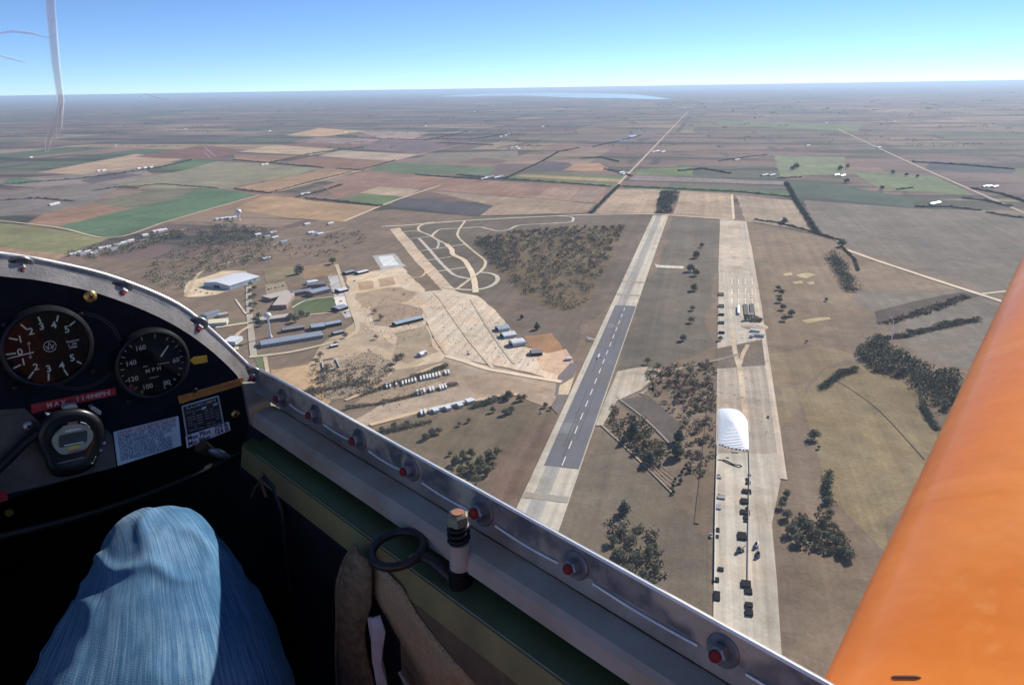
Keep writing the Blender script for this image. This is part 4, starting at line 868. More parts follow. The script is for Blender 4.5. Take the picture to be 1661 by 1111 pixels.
# covered grain pile
ZG = lambda x, y: (1150+x/4.277, 640+y/4.277)
ring_px = [(62,100),(105,94),(150,95),(190,103),(218,118),(242,142),(258,165),(270,190),(273,240),(275,300),(276,340),(275,384),(235,386),(195,376),(150,372),(110,360),(80,350),(62,340),(60,280),(60,220),(61,160)]
Rg = [G(*ZG(x, y), .7) for x, y in ring_px]; cg = np.mean(Rg, axis=0); rows = []
for k in np.linspace(0, 1, 12):
    h = 5.5*(1-(1-k)**1.0)**.8 if k > 0 else 0; rows.append([p+(cg-p)*k*.93+Uv*(h+.18*math.sin(i*2.9+k*9)*(k > .05)*(k < .9)) for i, p in enumerate(Rg)])
def tarp_material():
    m = bpy.data.materials.new('white_tarpaulin'); m.use_nodes = True; t = m.node_tree; b = t.nodes['Principled BSDF']; p = grid_pos(t)
    wv = nd(t, 'ShaderNodeTexWave'); wv.bands_direction = 'Y'; wv.inputs['Scale'].default_value = .12; wv.inputs['Distortion'].default_value = 1.2; t.links.new(p, wv.inputs['Vector'])
    t.links.new(mixc(t, wv.outputs['Fac'], (.62, .68, .76, 1), (.80, .82, .84, 1)), b.inputs['Base Color']); b.inputs['Roughness'].default_value = .45
    bp = nd(t, 'ShaderNodeBump'); bp.inputs['Strength'].default_value = .8; bp.inputs['Distance'].default_value = .6; t.links.new(wv.outputs['Fac'], bp.inputs['Height']); t.links.new(bp.outputs[0], b.inputs['Normal']); return m
gp = empty('grain_pile', tuple(cg), 'long grain pile under a white tarpaulin on the pale ramp', 'grain pile')
MB().loft(rows, closed=True, caps=True).build('tarpaulin', tarp_material(), gp, smooth=80)
for i, (x, y) in enumerate([(75,346),(95,352),(115,360),(135,366),(160,372),(190,378),(215,382),(240,386),(262,386)]): 
    P = G(*ZG(x, y), .9); MB().tube([P+np.array([math.cos(t), math.sin(t), 0])*.8 for t in np.linspace(0, 2*math.pi, 10, endpoint=False)], .3, 5, closed=True).build('weight_tyre', B_DARK, gp)
# ramp barriers, stacks and machines
def stack(x, y, w_, l_, h_, lab, grp, m_=B_DARK):
    P = G(*ZG(x, y), .7); F_, R_ = dirs(-GRID); e = empty('panel_stack', tuple(P), lab, 'stack', grp)
    w_ *= .8; l_ *= .8; h_ *= .5; n = max(2, int(h_/.5))
    for i in range(n):
        j = rng.uniform(-.15, .15, 2); MB().box(P+R_*j[0]+F_*j[1]+Uv*(h_*(i+.5)/n), R_*w_, F_*l_, Uv*(h_/n*.9)).build('panel', m_, e)
for i, (x, y, w_, l_, h_) in enumerate(sorted([(272,612,4,7,2.2),(262,675,9,7,3),(248,742,8,9,3),(250,818,9,8,2.6),(258,855,5,6,2),(228,985,8,12,3),(268,588,4,4,1.6)], key=lambda q: q[1])): stack(x, y, w_, l_, h_, nth('black stack of panels along the ramp joint', i, 99, 'the tarpaulin'), 'black stacks on the ramp')
for i, (x, y, w_, l_, h_) in enumerate(sorted([(70,575,5,5,2),(85,715,8,6,2.4),(66,780,5,9,2),(182,400,7,3,1.5)], key=lambda q: q[1])): stack(x, y, w_, l_, h_, nth('dark heap of scrap beside the left ramp edge', i, 99, 'the tarpaulin'), 'heaps on the left ramp edge', B_SLATE)
ZR = lambda x, y: (1080+x/2.645, 640+y/2.645)
for i, (x, y, w_, l_, h_) in enumerate(sorted([(345,815,8,9,3),(355,845,6,7,2.5),(356,905,6,6,3),(357,938,6,7,3),(216,795,5,6,2),(219,865,5,12,2),(236,750,5,5,2)], key=lambda q: q[1])):
    xx, yy = ZR(x, y); stack((xx-1150)*4.277, (yy-640)*4.277, w_, l_, h_, nth('black stack of panels on the near end of the ramp', i, 99, 'the far side'), 'near stacks on the ramp')
MB_h = MB().tube([G(*ZG(x, y), .8) for x, y in ((62,452),(90,455),(130,475),(170,492),(210,505),(228,498),(215,488),(170,484),(130,462),(100,450))], .55, 6); tag(MB_h.build('hose', B_DARK, None, smooth=60), 'black hose lying across the ramp below the tarpaulin', 'hose')
for pts, lab in ([((56,345),(52,500),(46,700),(42,900),(40,1100),(38,1300)), 'low wall along the left ramp edge'], [((276,386),(281,560),(275,760),(272,900),(270,1100),(268,1300)), 'low wall down the middle of the ramp']):
    Q_ = [G(*ZG(x, y), .6) for x, y in pts]; b = empty('barrier_wall', tuple(Q_[0]), lab, 'barrier wall')
    for a, c_ in zip(Q_[:-1], Q_[1:]): 
        d = c_-a; L_ = np.linalg.norm(d); d = d/L_; MB().box((a+c_)/2+Uv*.6, d*L_*.985, np.array([d[1], -d[0], 0])*.5, Uv*1.6).build('wall_panel', B_WALL if 'left' in lab else B_SLATE, b)
def machine(px, az, lab, m_):
    P = G(*px, .7); F_, R_ = dirs(az); e = empty('farm_machine', tuple(P), lab, 'machine'); p = lambda f, r, u: P+F_*f+R_*r+Uv*u
    MB().box(p(0, 0, 1.8), F_*5, R_*2.4, Uv*1.6).build('body', m_, e, bevel=.2); MB().box(p(-1.0, 0, 3.2), F_*2, R_*2, Uv*1.4).build('cab', B_DARK, e, bevel=.15)
    for f in (-1.6, 1.7):
        for s in (-1, 1): MB().lathe(p(f, s*1.3-.25, .8), R_, [(0, .85), (.5, .85)], 12).build('wheel', B_DARK, e, smooth=40)
    MB().tube([p(1.5, 0, 2.4), p(4.5, 0, 3.8), p(6.5, 0, 2.4)], .3, 6).build('boom', m_, e)
machine(ZR(388, 650), .4, 'white loader parked right of the ramp joint', B_WHITE); machine(ZR(395, 690), .3, 'dark loader parked just behind the white loader', B_SLATE); machine(ZR(318, 672), 1.2, 'dark loader parked left of the ramp joint', B_SLATE)
def car(px, az, lab, m_):
    P = G(*px, .65); F_, R_ = dirs(az); e = empty('parked_car', tuple(P), lab, 'car'); p = lambda f, r, u: P+F_*f+R_*r+Uv*u
    MB().box(p(0, 0, .75), F_*4.6, R_*1.8, Uv*.7).build('body', m_, e, bevel=.2); MB().box(p(-.2, 0, 1.35), F_*2.4, R_*1.6, Uv*.6).build('cabin', B_DARK, e, bevel=.2)
    for f in (-1.4, 1.4):
        for s in (-1, 1): MB().lathe(p(f, s*.85-.1, .33), R_, [(0, .33), (.2, .33)], 10).build('wheel', B_DARK, e, smooth=40)
car(ZR(193, 606), .26, 'white car on the track left of the ramp', B_WHITE); car((1246, 677), .2, 'dark car near the right edge of the ramp', B_SLATE); car((877, 670), .9, 'pale car by the field left of the runway', B_WHITE)
# works on the ramp: tarred beds, sheds and containers
ZW = lambda x, y: (1150+x/9.262, 440+y/9.262)
for x, y in ((555, 580), (650, 575)):
    q = [G(*ZW(x+dx, y+dy), .8) for dx, dy in ((-45, -75), (20, -75), (45, 85), (-25, 85))]; o = MB().prism(q, Uv*1.6).build('filter_bed', wmat('bed_green', (.07, .075, .06), .9), None); tag(o, 'dark rectangular bed in the works, %s of two' % ('left' if x < 600 else 'right'), 'bed')
for a, b_, w_, roof, lab in [((440,540),(440,655),3.5,B_WHITE,'narrow white container left of the dark beds'), ((610,665),(668,672),4,B_WHITE,'white shed touching the dark beds'), ((620,900),(765,920),5,B_WHITE,'long white trailer at the works yard'), ((640,965),(830,985),7,B_SLATE,'dark long shed at the works yard'), ((620,985),(665,998),4,B_WHITE,'small white container at the works yard')]:
    building('works_shed', ZW(*a), ZW(*b_), w_, 3, .6, roof, B_WALL, lab, None, 'gable', 'shed')
cloudpts = [ZW(520, 740), ZW(650, 745), ZW(800, 760)]
C, S = cloud_row(cloudpts, 8, 7, 3.0); thing_cloud('hedgerow', C, S, M_LEAF, 'dark bushes behind the sand heap at the works', 'hedgerow', 'hedgerows of the plain')
pc = G(*ZW(680, 835), .6); rows = [[pc+np.array([math.cos(t)*r*1.3, math.sin(t)*r, h+.4*math.sin(3*t+h)]) for t in np.linspace(0, 2*math.pi, 20, endpoint=False)] for r, h in ((15, 0), (12, 1.2), (8, 2.4), (4, 3.0), (1, 3.1))]
o = MB().loft(rows, closed=True, caps=True).build('sand_heap', mat('heap_sand', (.42, .34, .25), rough=.95, scale=.8, var=.2), None, smooth=70); tag(o, 'tan sand heap in the works yard', 'sand heap')
for i, (x, y, w_, l_) in enumerate([(182, 355, 8, 14), (185, 530, 8, 12), (185, 660, 8, 7), (185, 780, 8, 9), (188, 930, 8, 6)]):
    P = G(*ZW(x, y), .7); F_, R_ = dirs(-GRID); e = empty('cattle_pen', tuple(P), nth('dark green pen on the left edge of the ramp', i, 5, 'the far end'), 'pen', 'pens on the ramp edge')
    for s in (-1, 1): MB().box(P+F_*s*l_/2+Uv*.9, R_*w_, F_*.3, Uv*1.8).build('rail_panel', B_DARK, e); MB().box(P+R_*s*w_/2+Uv*.9, R_*.3, F_*l_*.96, Uv*1.8).build('rail_panel', B_DARK, e)
    MB().box(P+Uv*.25, R_*w_*.9, F_*l_*.9, Uv*.4).build('floor', wmat('pen_floor', (.10, .12, .11), .9), e)

# more small goods standing on the ramp
for i, (x, y, w_, l_, h_) in enumerate(sorted([(280,560,3,3,1.6),(283,610,2,4,1.5),(262,620,3,3,1.2),(240,760,3,3,1.5),(264,790,3,4,1.5),(255,880,4,3,1.6),(70,700,3,4,1.6),(98,705,4,3,1.4),(62,940,3,7,1.4),(56,985,3,5,1.5),(66,560,3,3,1.3),(128,438,3,1.5,1)], key=lambda q: q[1])): stack(x, y, w_, l_, h_, nth('small black pallet pile on the bare ramp', i, 99, 'the tarpaulin'), 'small pallet piles on the ramp')
# cars in the yards
car_pts = [(545,470),(549,478),(553,489),(557,497),(562,470),(530,458),(536,466),(436,470),(441,468),(447,467),(453,466),(459,464),(470,478),(560,508),(310,468),(318,471),(326,474),(336,476),(345,476),(380,462),(388,460),(575,456),(640,470),(655,478),(700,560),(760,575)]
for i, (x, y) in enumerate(sorted(car_pts)): car((x, y), .25+1.3*(i % 2), nth('small parked car in the yards left of the apron', i, 99, 'the left') if i < 22 else ['small parked car near the apron corner', 'small car on the open apron', 'small car at the dirt lot edge', 'small car below the apron'][i-22], (B_WHITE, B_SLATE, B_GREY, B_RUST)[i % 4])
# loose rubble of the demolished lots: uncountable
def rubble(poly_px, n, smin, smax):
    poly = [G(x, y)[:2] for x, y in poly_px]; A_ = np.array(poly); lo, hi = A_.min(0), A_.max(0); P = []
    while len(P) < n: q = rng.uniform(lo, hi, (n*3, 2)); P += list(q[in_poly(q, poly)])
    return np.array(P[:n])
def debris(polys, m_, label, seed):
    V = []; Fq = []
    for poly, n in polys:
        for q in rubble(poly, n, 0, 0):
            w_, l_, h_ = rng.uniform(.4, 1.3), rng.uniform(.4, 2.2), rng.uniform(.2, .7); a = rng.uniform(0, 3.14); ca, sa = math.cos(a), math.sin(a); o_ = len(V)
            for z in (0, h_):
                for sx_, sy_ in ((-1, -1), (1, -1), (1, 1), (-1, 1)):
                    x = sx_*w_*(.5 if z == 0 else .4); y = sy_*l_*(.5 if z == 0 else .4); V.append((q[0]+x*ca-y*sa, q[1]+x*sa+y*ca, GZ+.6+z))
            Fq += [(o_+4, o_+5, o_+6, o_+7)]+[(o_+i, o_+(i+1) % 4, o_+4+(i+1) % 4, o_+4+i) for i in range(4)]
    o = bpy.data.objects.new('rubble', rawmesh('rubble', V, Fq, m_)); COL.objects.link(o); tag(o, label, 'rubble', kind='stuff')
debris([([(590,490),(680,478),(700,540),(640,560),(590,540)], 260), ([(500,590),(600,565),(640,590),(590,640),(510,650)], 420), ([(690,480),(770,482),(840,560),(900,600),(740,580)], 420), ([(1166,570),(1245,560),(1258,700),(1163,730)], 160), ([(300,455),(398,440),(402,458),(300,482)], 120)], B_TAN, 'pale rubble scattered over the dirt lots', 1)
debris([([(590,490),(680,478),(700,540),(640,560),(590,540)], 160), ([(500,590),(600,565),(640,590),(590,640),(510,650)], 260), ([(1170,440),(1235,440),(1245,560),(1166,560)], 90), ([(560,640),(720,600),(740,620),(600,680)], 120)], B_RUST, 'dark rusty debris scattered over the dirt lots', 2)

# ================================================================== THE GLIDER (cockpit frame: f forward, r right, u up from the eye)
glider = empty('glider', tuple(PA(0.1, 0, -0.95)), 'glider cockpit with black instrument panel, grey canopy rail and orange wing', 'glider')
M_PANEL = mat('panel_paint', (0.004, 0.007, 0.013), rough=0.75, spec=0.15, scale=60, var=0.3, bump=0.25, bscale=900)
M_BLACK = mat('black_plastic', (0.006, 0.007, 0.010), rough=0.45, spec=0.3, scale=120, var=0.2)
M_DIAL = mat('dial_black', (0.005, 0.008, 0.011), rough=0.8, spec=0.2, scale=80, var=0.1)
M_MARK = mat('dial_paint', (0.72, 0.84, 0.72), rough=0.7, scale=300, var=0.15)
M_WHITE = mat('white_print', (0.75, 0.75, 0.74), rough=0.6, scale=300, var=0.1)
M_RAIL = mat('rail_aluminium', (0.30, 0.285, 0.26), rough=0.46, metal=0.35, scale=22, var=0.25, bump=0.15, bscale=500)
M_SILL = mat('sill_paint', (0.46, 0.42, 0.36), rough=0.6, scale=14, var=0.12, bump=0.2, bscale=300, col2=(0.35, 0.265, 0.19))
M_GREEN = mat('green_primer', (0.060, 0.115, 0.045), rough=0.45, scale=18, var=0.3, col2=(0.075, 0.085, 0.034), bump=0.15, bscale=200)
M_OLIVE = mat('olive_primer', (0.30, 0.26, 0.10), rough=0.6, scale=24, var=0.3, col2=(0.21, 0.175, 0.08), bump=0.1)
M_LINING = mat('dark_lining', (0.010, 0.013, 0.020), rough=0.9, scale=12, var=0.3)
M_STEEL = mat('worn_steel', (0.34, 0.34, 0.35), rough=0.4, metal=0.8, scale=150, var=0.2)
M_WASHER = mat('zinc_washer', (0.22, 0.22, 0.24), rough=0.45, metal=0.6, scale=120, var=0.25)
M_RED = mat('red_torque_paint', (0.24, 0.022, 0.022), rough=0.85, scale=400, var=0.3, bump=0.4, bscale=900)
M_BRASS = mat('brass', (0.45, 0.31, 0.10), rough=0.32, metal=0.9, scale=200, var=0.2)
M_RUST = mat('browned_steel', (0.060, 0.044, 0.040), rough=0.42, metal=0.5, scale=90, var=0.3, bump=0.3, bscale=300, col2=(0.030, 0.024, 0.026))
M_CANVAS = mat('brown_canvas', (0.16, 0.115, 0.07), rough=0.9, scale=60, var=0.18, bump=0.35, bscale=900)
M_STRAP = mat('olive_webbing', (0.20, 0.165, 0.10), rough=0.9, scale=120, var=0.3, bump=0.7, bscale=500)
M_PAPER = mat('crumpled_paper', (0.55, 0.53, 0.55), rough=0.8, scale=60, var=0.15)
M_TAPER = mat('red_tape', (0.30, 0.020, 0.028), rough=0.4, scale=100, var=0.15)
M_TAPEO = mat('orange_tape', (0.42, 0.175, 0.035), rough=0.45, scale=120, var=0.2)
M_TAPEOD = mat('orange_tape_letters', (0.30, 0.10, 0.03), rough=0.45, scale=120, var=0.2)
M_YELLOW = mat('yellow_tape', (0.50, 0.32, 0.03), rough=0.5, scale=120, var=0.15)
M_CARD = mat('pale_card', (0.45, 0.55, 0.62), rough=0.35, scale=60, var=0.08)
M_INK = mat('blue_ink', (0.085, 0.15, 0.25), rough=0.6, scale=200)
M_INKR = mat('red_ink', (0.32, 0.10, 0.10), rough=0.6, scale=200)
M_DINK = mat('black_ink', (0.012, 0.012, 0.02), rough=0.6, scale=200)
M_ALU = mat('placard_silver', (0.45, 0.50, 0.54), rough=0.35, metal=0.5, scale=80)
M_LENS = None
def glass_material(name, tint, fres=1.0, rough=0.02, haze=0.0, hcol=(1, 1, 1)):
    m = bpy.data.materials.new(name); m.use_nodes = True; t = m.node_tree
    for n in list(t.nodes): t.nodes.remove(n)
    out = nd(t, 'ShaderNodeOutputMaterial'); tr = nd(t, 'ShaderNodeBsdfTransparent'); tr.inputs[0].default_value = tint+(1,)
    gl = nd(t, 'ShaderNodeBsdfGlossy'); gl.inputs['Roughness'].default_value = rough; gl.inputs['Color'].default_value = (1, 1, 1, 1)
    fr = nd(t, 'ShaderNodeFresnel'); fr.inputs['IOR'].default_value = 1.45
    mx = nd(t, 'ShaderNodeMixShader'); t.links.new(mathn(t, 'MULTIPLY', fr.outputs[0], fres), mx.inputs[0]); t.links.new(tr.outputs[0], mx.inputs[1]); t.links.new(gl.outputs[0], mx.inputs[2])
    last = mx.outputs[0]
    if haze:
        df = nd(t, 'ShaderNodeBsdfDiffuse'); df.inputs[0].default_value = hcol+(1,)
        tc = nd(t, 'ShaderNodeTexCoord'); n1 = nd(t, 'ShaderNodeTexNoise'); n1.inputs['Scale'].default_value = 9; n1.inputs['Detail'].default_value = 5; t.links.new(tc.outputs['Object'], n1.inputs['Vector'])
        m2 = nd(t, 'ShaderNodeMixShader'); t.links.new(maprange(t, n1.outputs['Fac'], 0.45, 0.8, 0.0, haze), m2.inputs[0]); t.links.new(last, m2.inputs[1]); t.links.new(df.outputs[0], m2.inputs[2]); last = m2.outputs[0]
    t.links.new(last, out.inputs[0]); return m
M_LENS = glass_material('instrument_glass', (0.95, 0.97, 0.97), 0.8, 0.03)
M_CANOPY = bpy.data.materials.new('canopy_acrylic'); M_CANOPY.use_nodes = True       # clear acrylic: a faint veil inside the sheet
_t = M_CANOPY.node_tree
for n in list(_t.nodes): _t.nodes.remove(n)
_o = nd(_t, 'ShaderNodeOutputMaterial'); _v = nd(_t, 'ShaderNodeVolumePrincipled'); _v.inputs['Color'].default_value = (0.9, 0.95, 1.0, 1); _v.inputs['Density'].default_value = 5.0
_t.links.new(_v.outputs[0], _o.inputs['Volume'])

# ---- fuselage tub: dark inside, orange outside
M_ORANGE = None
def orange_material():
    m = bpy.data.materials.new('orange_fabric'); m.use_nodes = True; t = m.node_tree; b = t.nodes['Principled BSDF']
    tc = nd(t, 'ShaderNodeTexCoord'); o = tc.outputs['Object']
    n1 = noise(t, o, 3.0, 5); n2 = noise(t, o, 90, 3); vo = nd(t, 'ShaderNodeTexVoronoi'); vo.inputs['Scale'].default_value = 42; t.links.new(o, vo.inputs['Vector'])
    col = mixc(t, maprange(t, n1, 0.35, 0.7, 0, 1), (0.66, 0.165, 0.000, 1), (0.78, 0.225, 0.002, 1))
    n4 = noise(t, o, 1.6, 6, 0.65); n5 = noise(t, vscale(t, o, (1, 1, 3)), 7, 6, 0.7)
    col = mixc(t, maprange(t, n4, 0.46, 0.62, 0, 0.45), col, (0.90, 0.39, 0.10, 1))          # paler patches: sky sheen painted in along with faded paint
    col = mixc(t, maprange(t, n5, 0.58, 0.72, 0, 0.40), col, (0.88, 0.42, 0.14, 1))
    col = mixc(t, maprange(t, n2, 0.6, 0.8, 0, 0.25), col, (0.78, 0.30, 0.08, 1))
    # squashed insects: rare small dark specks
    wn = nd(t, 'ShaderNodeTexWhiteNoise'); t.links.new(vo.outputs['Position'], wn.inputs['Vector'])
    rad = maprange(t, wn.outputs['Value'], 0.60, 1.0, 0.0, 0.10)
    spk = mathn(t, 'LESS_THAN', vo.outputs['Distance'], rad)
    col = mixc(t, mathn(t, 'MULTIPLY', spk, 0.75), col, (0.10, 0.035, 0.012, 1))
    t.links.new(col, b.inputs['Base Color'])
    t.links.new(maprange(t, n1, 0.3, 0.7, 0.36, 0.50), b.inputs['Roughness'])
    b.inputs['Coat Weight'].default_value = 0.15; b.inputs['Coat Roughness'].default_value = 0.12; b.inputs['Specular IOR Level'].default_value = 0.2
    al = nd(t, 'ShaderNodeVectorMath', operation='DOT_PRODUCT'); t.links.new(o, al.inputs[0]); al.inputs[1].default_value = tuple(Rv)
    rib = mathn(t, 'ABSOLUTE', mathn(t, 'SUBTRACT', mathn(t, 'FRACT', mathn(t, 'MULTIPLY', al.outputs['Value'], 2.9)), .5))
    tape_ = maprange(t, rib, .44, .47, 0, 1)
    col = mixc(t, mathn(t, 'MULTIPLY', tape_, .10), col, (0.93, 0.42, 0.09, 1)); t.links.new(col, b.inputs['Base Color'])
    n3 = noise(t, o, 9, 4); n3 = mathn(t, 'ADD', n3, mathn(t, 'MULTIPLY', tape_, .12)); bp = nd(t, 'ShaderNodeBump'); bp.inputs['Strength'].default_value = 0.35; bp.inputs['Distance'].default_value = 0.006
    t.links.new(n3, bp.inputs['Height']); t.links.new(bp.outputs[0], b.inputs['Normal'])
    return m
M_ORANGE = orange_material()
def tub_section(f, w, top, bot, n=14):
    pts = []
    for i in range(n+1):
        t = math.pi*i/n
        x = math.cos(t); y = math.sin(t)
        r = w*math.copysign(abs(x)**0.45, x); u = top-(top-bot)*abs(y)**0.6
        pts.append(PA(f, r, u))
    return pts
secs = [(-1.3, .36, -.345, -1.0), (-.6, .352, -.345, -1.0), (0, .345, -.345, -1.0), (.72, .337, -.345, -.98), (.80, .33, -.36, -.96), (1.2, .27, -.36, -.86), (1.6, .18, -.38, -.74), (1.9, .06, -.44, -.6)]
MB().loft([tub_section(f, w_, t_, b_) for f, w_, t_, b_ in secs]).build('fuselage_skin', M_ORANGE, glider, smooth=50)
MB().loft([tub_section(f, w_-.012, t_-.002, b_+.012) for f, w_, t_, b_ in secs]).build('cockpit_lining', M_LINING, glider, smooth=50)
# nose deck in front of the canopy, closing the tub ahead of the panel
deck = []
ARCH = [(0, -.108), (.05, -.112), (.112, -.130), (.155, -.146), (.202, -.169), (.254, -.206), (.289, -.249), (.317, -.289), (.330, -.315), (.334, -.345)]
def arch_u(r): return float(np.interp(abs(r), [a for a, _ in ARCH], [b for _, b in ARCH]))
for (f, k, dz) in ((.785, 1.0, 0.0), (1.2, .82, -.03), (1.6, .55, -.11), (1.9, .18, -.30)):
    deck.append([PA(f, r*k, (u if k == 1 else -.36+(u+.36)*k+dz*.4)) for r, u in [(-a, b) for a, b in ARCH[::-1]]+ARCH[1:]])
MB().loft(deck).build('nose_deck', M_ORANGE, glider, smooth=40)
back = [PA(-1.0, r, u) for r, u in ((-.35, -.35), (.35, -.35), (.33, -1.0), (-.33, -1.0))]
MB().add(back, [(0, 1, 2, 3)]).build('rear_bulkhead', M_LINING, glider)

# ---- canopy rail: front bow over the panel running into the side rails
fB = 0.772
def path(arch, side_r, side_u, fa, fs, aft=-.9):
    """arch points (r,u) at station fa from the middle to the right, then aft along the sill; mirrored to the left"""
    right = [(fa, r, u) for r, u in arch]
    rl, ul = arch[-1]
    n = 5
    for i in range(1, n+1):
        t = i/n; right.append((fa-(fa-fs)*t, rl+(side_r-rl)*math.sin(t*math.pi/2), ul+(side_u-ul)*math.sin(t*math.pi/2)))
    for f in np.linspace(fs-.06, aft, 16): right.append((f, side_r, side_u))
    left = [(f, -r, u) for f, r, u in right[1:]][::-1]
    return [PA(*q) for q in left+right]
A_T = [(0, -.106), (.055, -.112), (.112, -.130), (.155, -.146), (.202, -.169), (.254, -.206), (.289, -.249), (.317, -.289)]
def refine(A_, k=5):
    P = [np.array(q, float) for q in A_]; out = []
    for i in range(len(P)-1):
        p0, p1, p2, p3 = P[max(i-1, 0)], P[i], P[i+1], P[min(i+2, len(P)-1)]
        for t in np.linspace(0, 1, k, endpoint=False): out.append(tuple(0.5*((2*p1)+(-p0+p2)*t+(2*p0-5*p1+4*p2-p3)*t*t+(-p0+3*p1-3*p2+p3)*t**3)))
    return out+[tuple(P[-1])]
A_T = refine(A_T)
def inset(arch, d):
    out = []
    for i, (r, u) in enumerate(arch):
        a = np.array(arch[max(i-1, 0)]); b = np.array(arch[min(i+1, len(arch)-1)]); t = b-a; t /= np.linalg.norm(t)
        out.append((max(0.0, r+t[1]*d), u-t[0]*d))
    out[0] = (0.0, arch[0][1]-d); return out
T = path(A_T, .326, -.2945, fB, .73)
S = path(inset(A_T, .009), .3252, -.3135, fB-.004, .72)
Q = path(inset(A_T, .021), .322, -.3255, fB-.018, .70)
TO = path(inset(A_T, -.001), .331, -.2955, fB+.006, .735)
BO = path(inset(A_T, .024), .331, -.333, fB+.006, .72)
def band(rows, name, m, smooth=30): return MB().loft(rows).build(name, m, glider, smooth=smooth)
def lip_material():
    m = bpy.data.materials.new('stained_acrylic_lip'); m.use_nodes = True; t = m.node_tree; b = t.nodes['Principled BSDF']
    tc = nd(t, 'ShaderNodeTexCoord'); o = tc.outputs['Object']; n1 = noise(t, o, 38, 5, 0.55); n2 = noise(t, o, 120, 4); n3 = noise(t, o, 11, 3)
    col = mixc(t, maprange(t, n1, 0.40, 0.62, 0, 1), (0.13, 0.135, 0.14, 1), (0.30, 0.28, 0.25, 1))
    col = mixc(t, maprange(t, n3, 0.54, 0.60, 0, .85), col, (0.55, 0.48, 0.36, 1))
    col = mixc(t, maprange(t, n2, 0.6, 0.7, 0, .5), col, (0.09, 0.085, 0.08, 1))
    t.links.new(col, b.inputs['Base Color']); t.links.new(maprange(t, n1, .3, .7, .12, .4), b.inputs['Roughness']); b.inputs['Coat Weight'].default_value = 0.3
    return m
lipm = lip_material()
lip = band([TO, T, S], 'canopy_lip', lipm)
rail = band([S, Q], 'canopy_rail', M_RAIL)
band([Q, BO, TO], 'rail_outer_face', M_RAIL)
M_EDGE = mat('bright_edge', (0.88, 0.88, 0.88), rough=0.35, metal=0.2, scale=200, var=0.05)
def offs(P, d): return [p+np.array([0, 0, d]) for p in P]
MB().tube(offs(T, .0008), .0015, 6).build('edge_trim', M_EDGE, glider, smooth=60)
# sealing bead, broken by the fasteners
SCREW_PX = [(34, 427), (198, 465), (322, 525), (411, 607), (457, 645), (510, 672), (580, 703), (664, 750), (779, 818), (932, 915), (1170, 1055)]
# ---- fasteners
def fastener(P, nrm, rw, big=1.0, first=[None]):
    nrm = nrm/np.linalg.norm(nrm)
    w_ = MB().lathe(P-nrm*.001, nrm, [(0, rw), (.0014, rw), (.0021, rw*.93), (.0021, rw*.45)], 24).build('rail_washer', M_WASHER, glider, smooth=35)
    MB().lathe(P+nrm*.0011, nrm, [(0, rw*.56), (.0056, rw*.56), (.0066, rw*.48)], 6).build('hex_nut', M_STEEL, w_, smooth=30)
    dn = np.array([0, 0, -1.0])
    MB().lathe(P+nrm*.0076, nrm, [(0, rw*.36), (.0018, rw*.35), (.0030, rw*.27), (.0035, rw*.1)], 12).build('red_bolt_tip', M_RED, w_, smooth=50)
    return w_
spos = []
for i, (x, y) in enumerate(SCREW_PX):
    if i < 4:
        P = ONF(x, y, fB-.010); a = toA(P)
        ang = np.array([a[1]-.0, a[2]+.42]); ang /= np.linalg.norm(ang)
        nn = -Fv*.55-Rv*ang[0]*.45-Uv*ang[1]*.62
        fastener(P, nn, .0095)
    else:
        P = ONR(x, y, .323)
        P = PA(toA(P)[0], .3245, -.3085 if i > 4 else -.312)
        fastener(P, -Rv+Uv*.12, .0105 if i != 8 else .0125)
    spos.append(toA(P))
bead = [p+(-Rv*.0012) for p in S]
segs = []; cur = []
for p in bead[14:]:
    pass
# bead between fasteners on the right sill, and along the bow
fs_ = sorted([a[0] for a in spos[4:]], reverse=True)
for k in range(len(fs_)):
    f0 = fs_[k]-.016; f1 = (fs_[k+1]+.016) if k+1 < len(fs_) else -.8
    n = 9; P = []
    for i in range(n):
        t = i/(n-1); f = f0+(f1-f0)*t; sag = 0.0014*math.sin(math.pi*t) if k < 6 else .0005*math.sin(math.pi*t)
        P.append(PA(f, .3238, -.3145-sag))
    MB().tube(P, .0010, 6).build('sealing_bead', M_EDGE, glider, smooth=60)
mid = (len(S)-1)//2
MB().tube([p-Fv*.0015 for p in S[mid-34:mid+35]], .0006, 5).build('sealing_bead', M_EDGE, glider, smooth=60)

# ---- sill, longeron and side structure (right side shown, left mirrored)
def side_strip(rows, name, m, f0=.735, f1=-.95, both=True, n=18, wob=0.0):
    out = None
    for s in ((1, -1) if both else (1,)):
        R_ = []
        for f in np.linspace(f0, f1, n): R_.append([PA(f, r*s, u+wob*math.sin(f*37+r*300)) for r, u in rows])
        o = MB().loft(R_).build(name, m, glider, smooth=25)
    return o
side_strip([(.331, -.334), (.3225, -.3275), (.3205, -.3275), (.3030, -.3290), (.2985, -.3325), (.2965, -.3440), (.300, -.3465), (.331, -.3465)], 'sill', M_SILL, n=40, wob=.0003)
side_strip([(.332, -.3535), (.312, -.3535), (.2845, -.3600), (.2825, -.3625)], 'longeron_cover', M_GREEN)
side_strip([(.2825, -.3629), (.2778, -.3860), (.282, -.392), (.30, -.394)], 'olive_strip', M_OLIVE)
MB().tube([PA(f, .2830, -.3608) for f in np.linspace(.70, -.2, 12)], .0005, 5).build('worn_edge', mat('worn_edge', (0.30, 0.30, 0.22), rough=0.5), glider)
# side lining below the longeron
side_strip([(.284, -.384), (.290, -.47), (.300, -.62), (.29, -.80)], 'side_lining', mat('blue_black_lining', (0.012, 0.017, 0.028), rough=0.85, scale=20, var=.3))

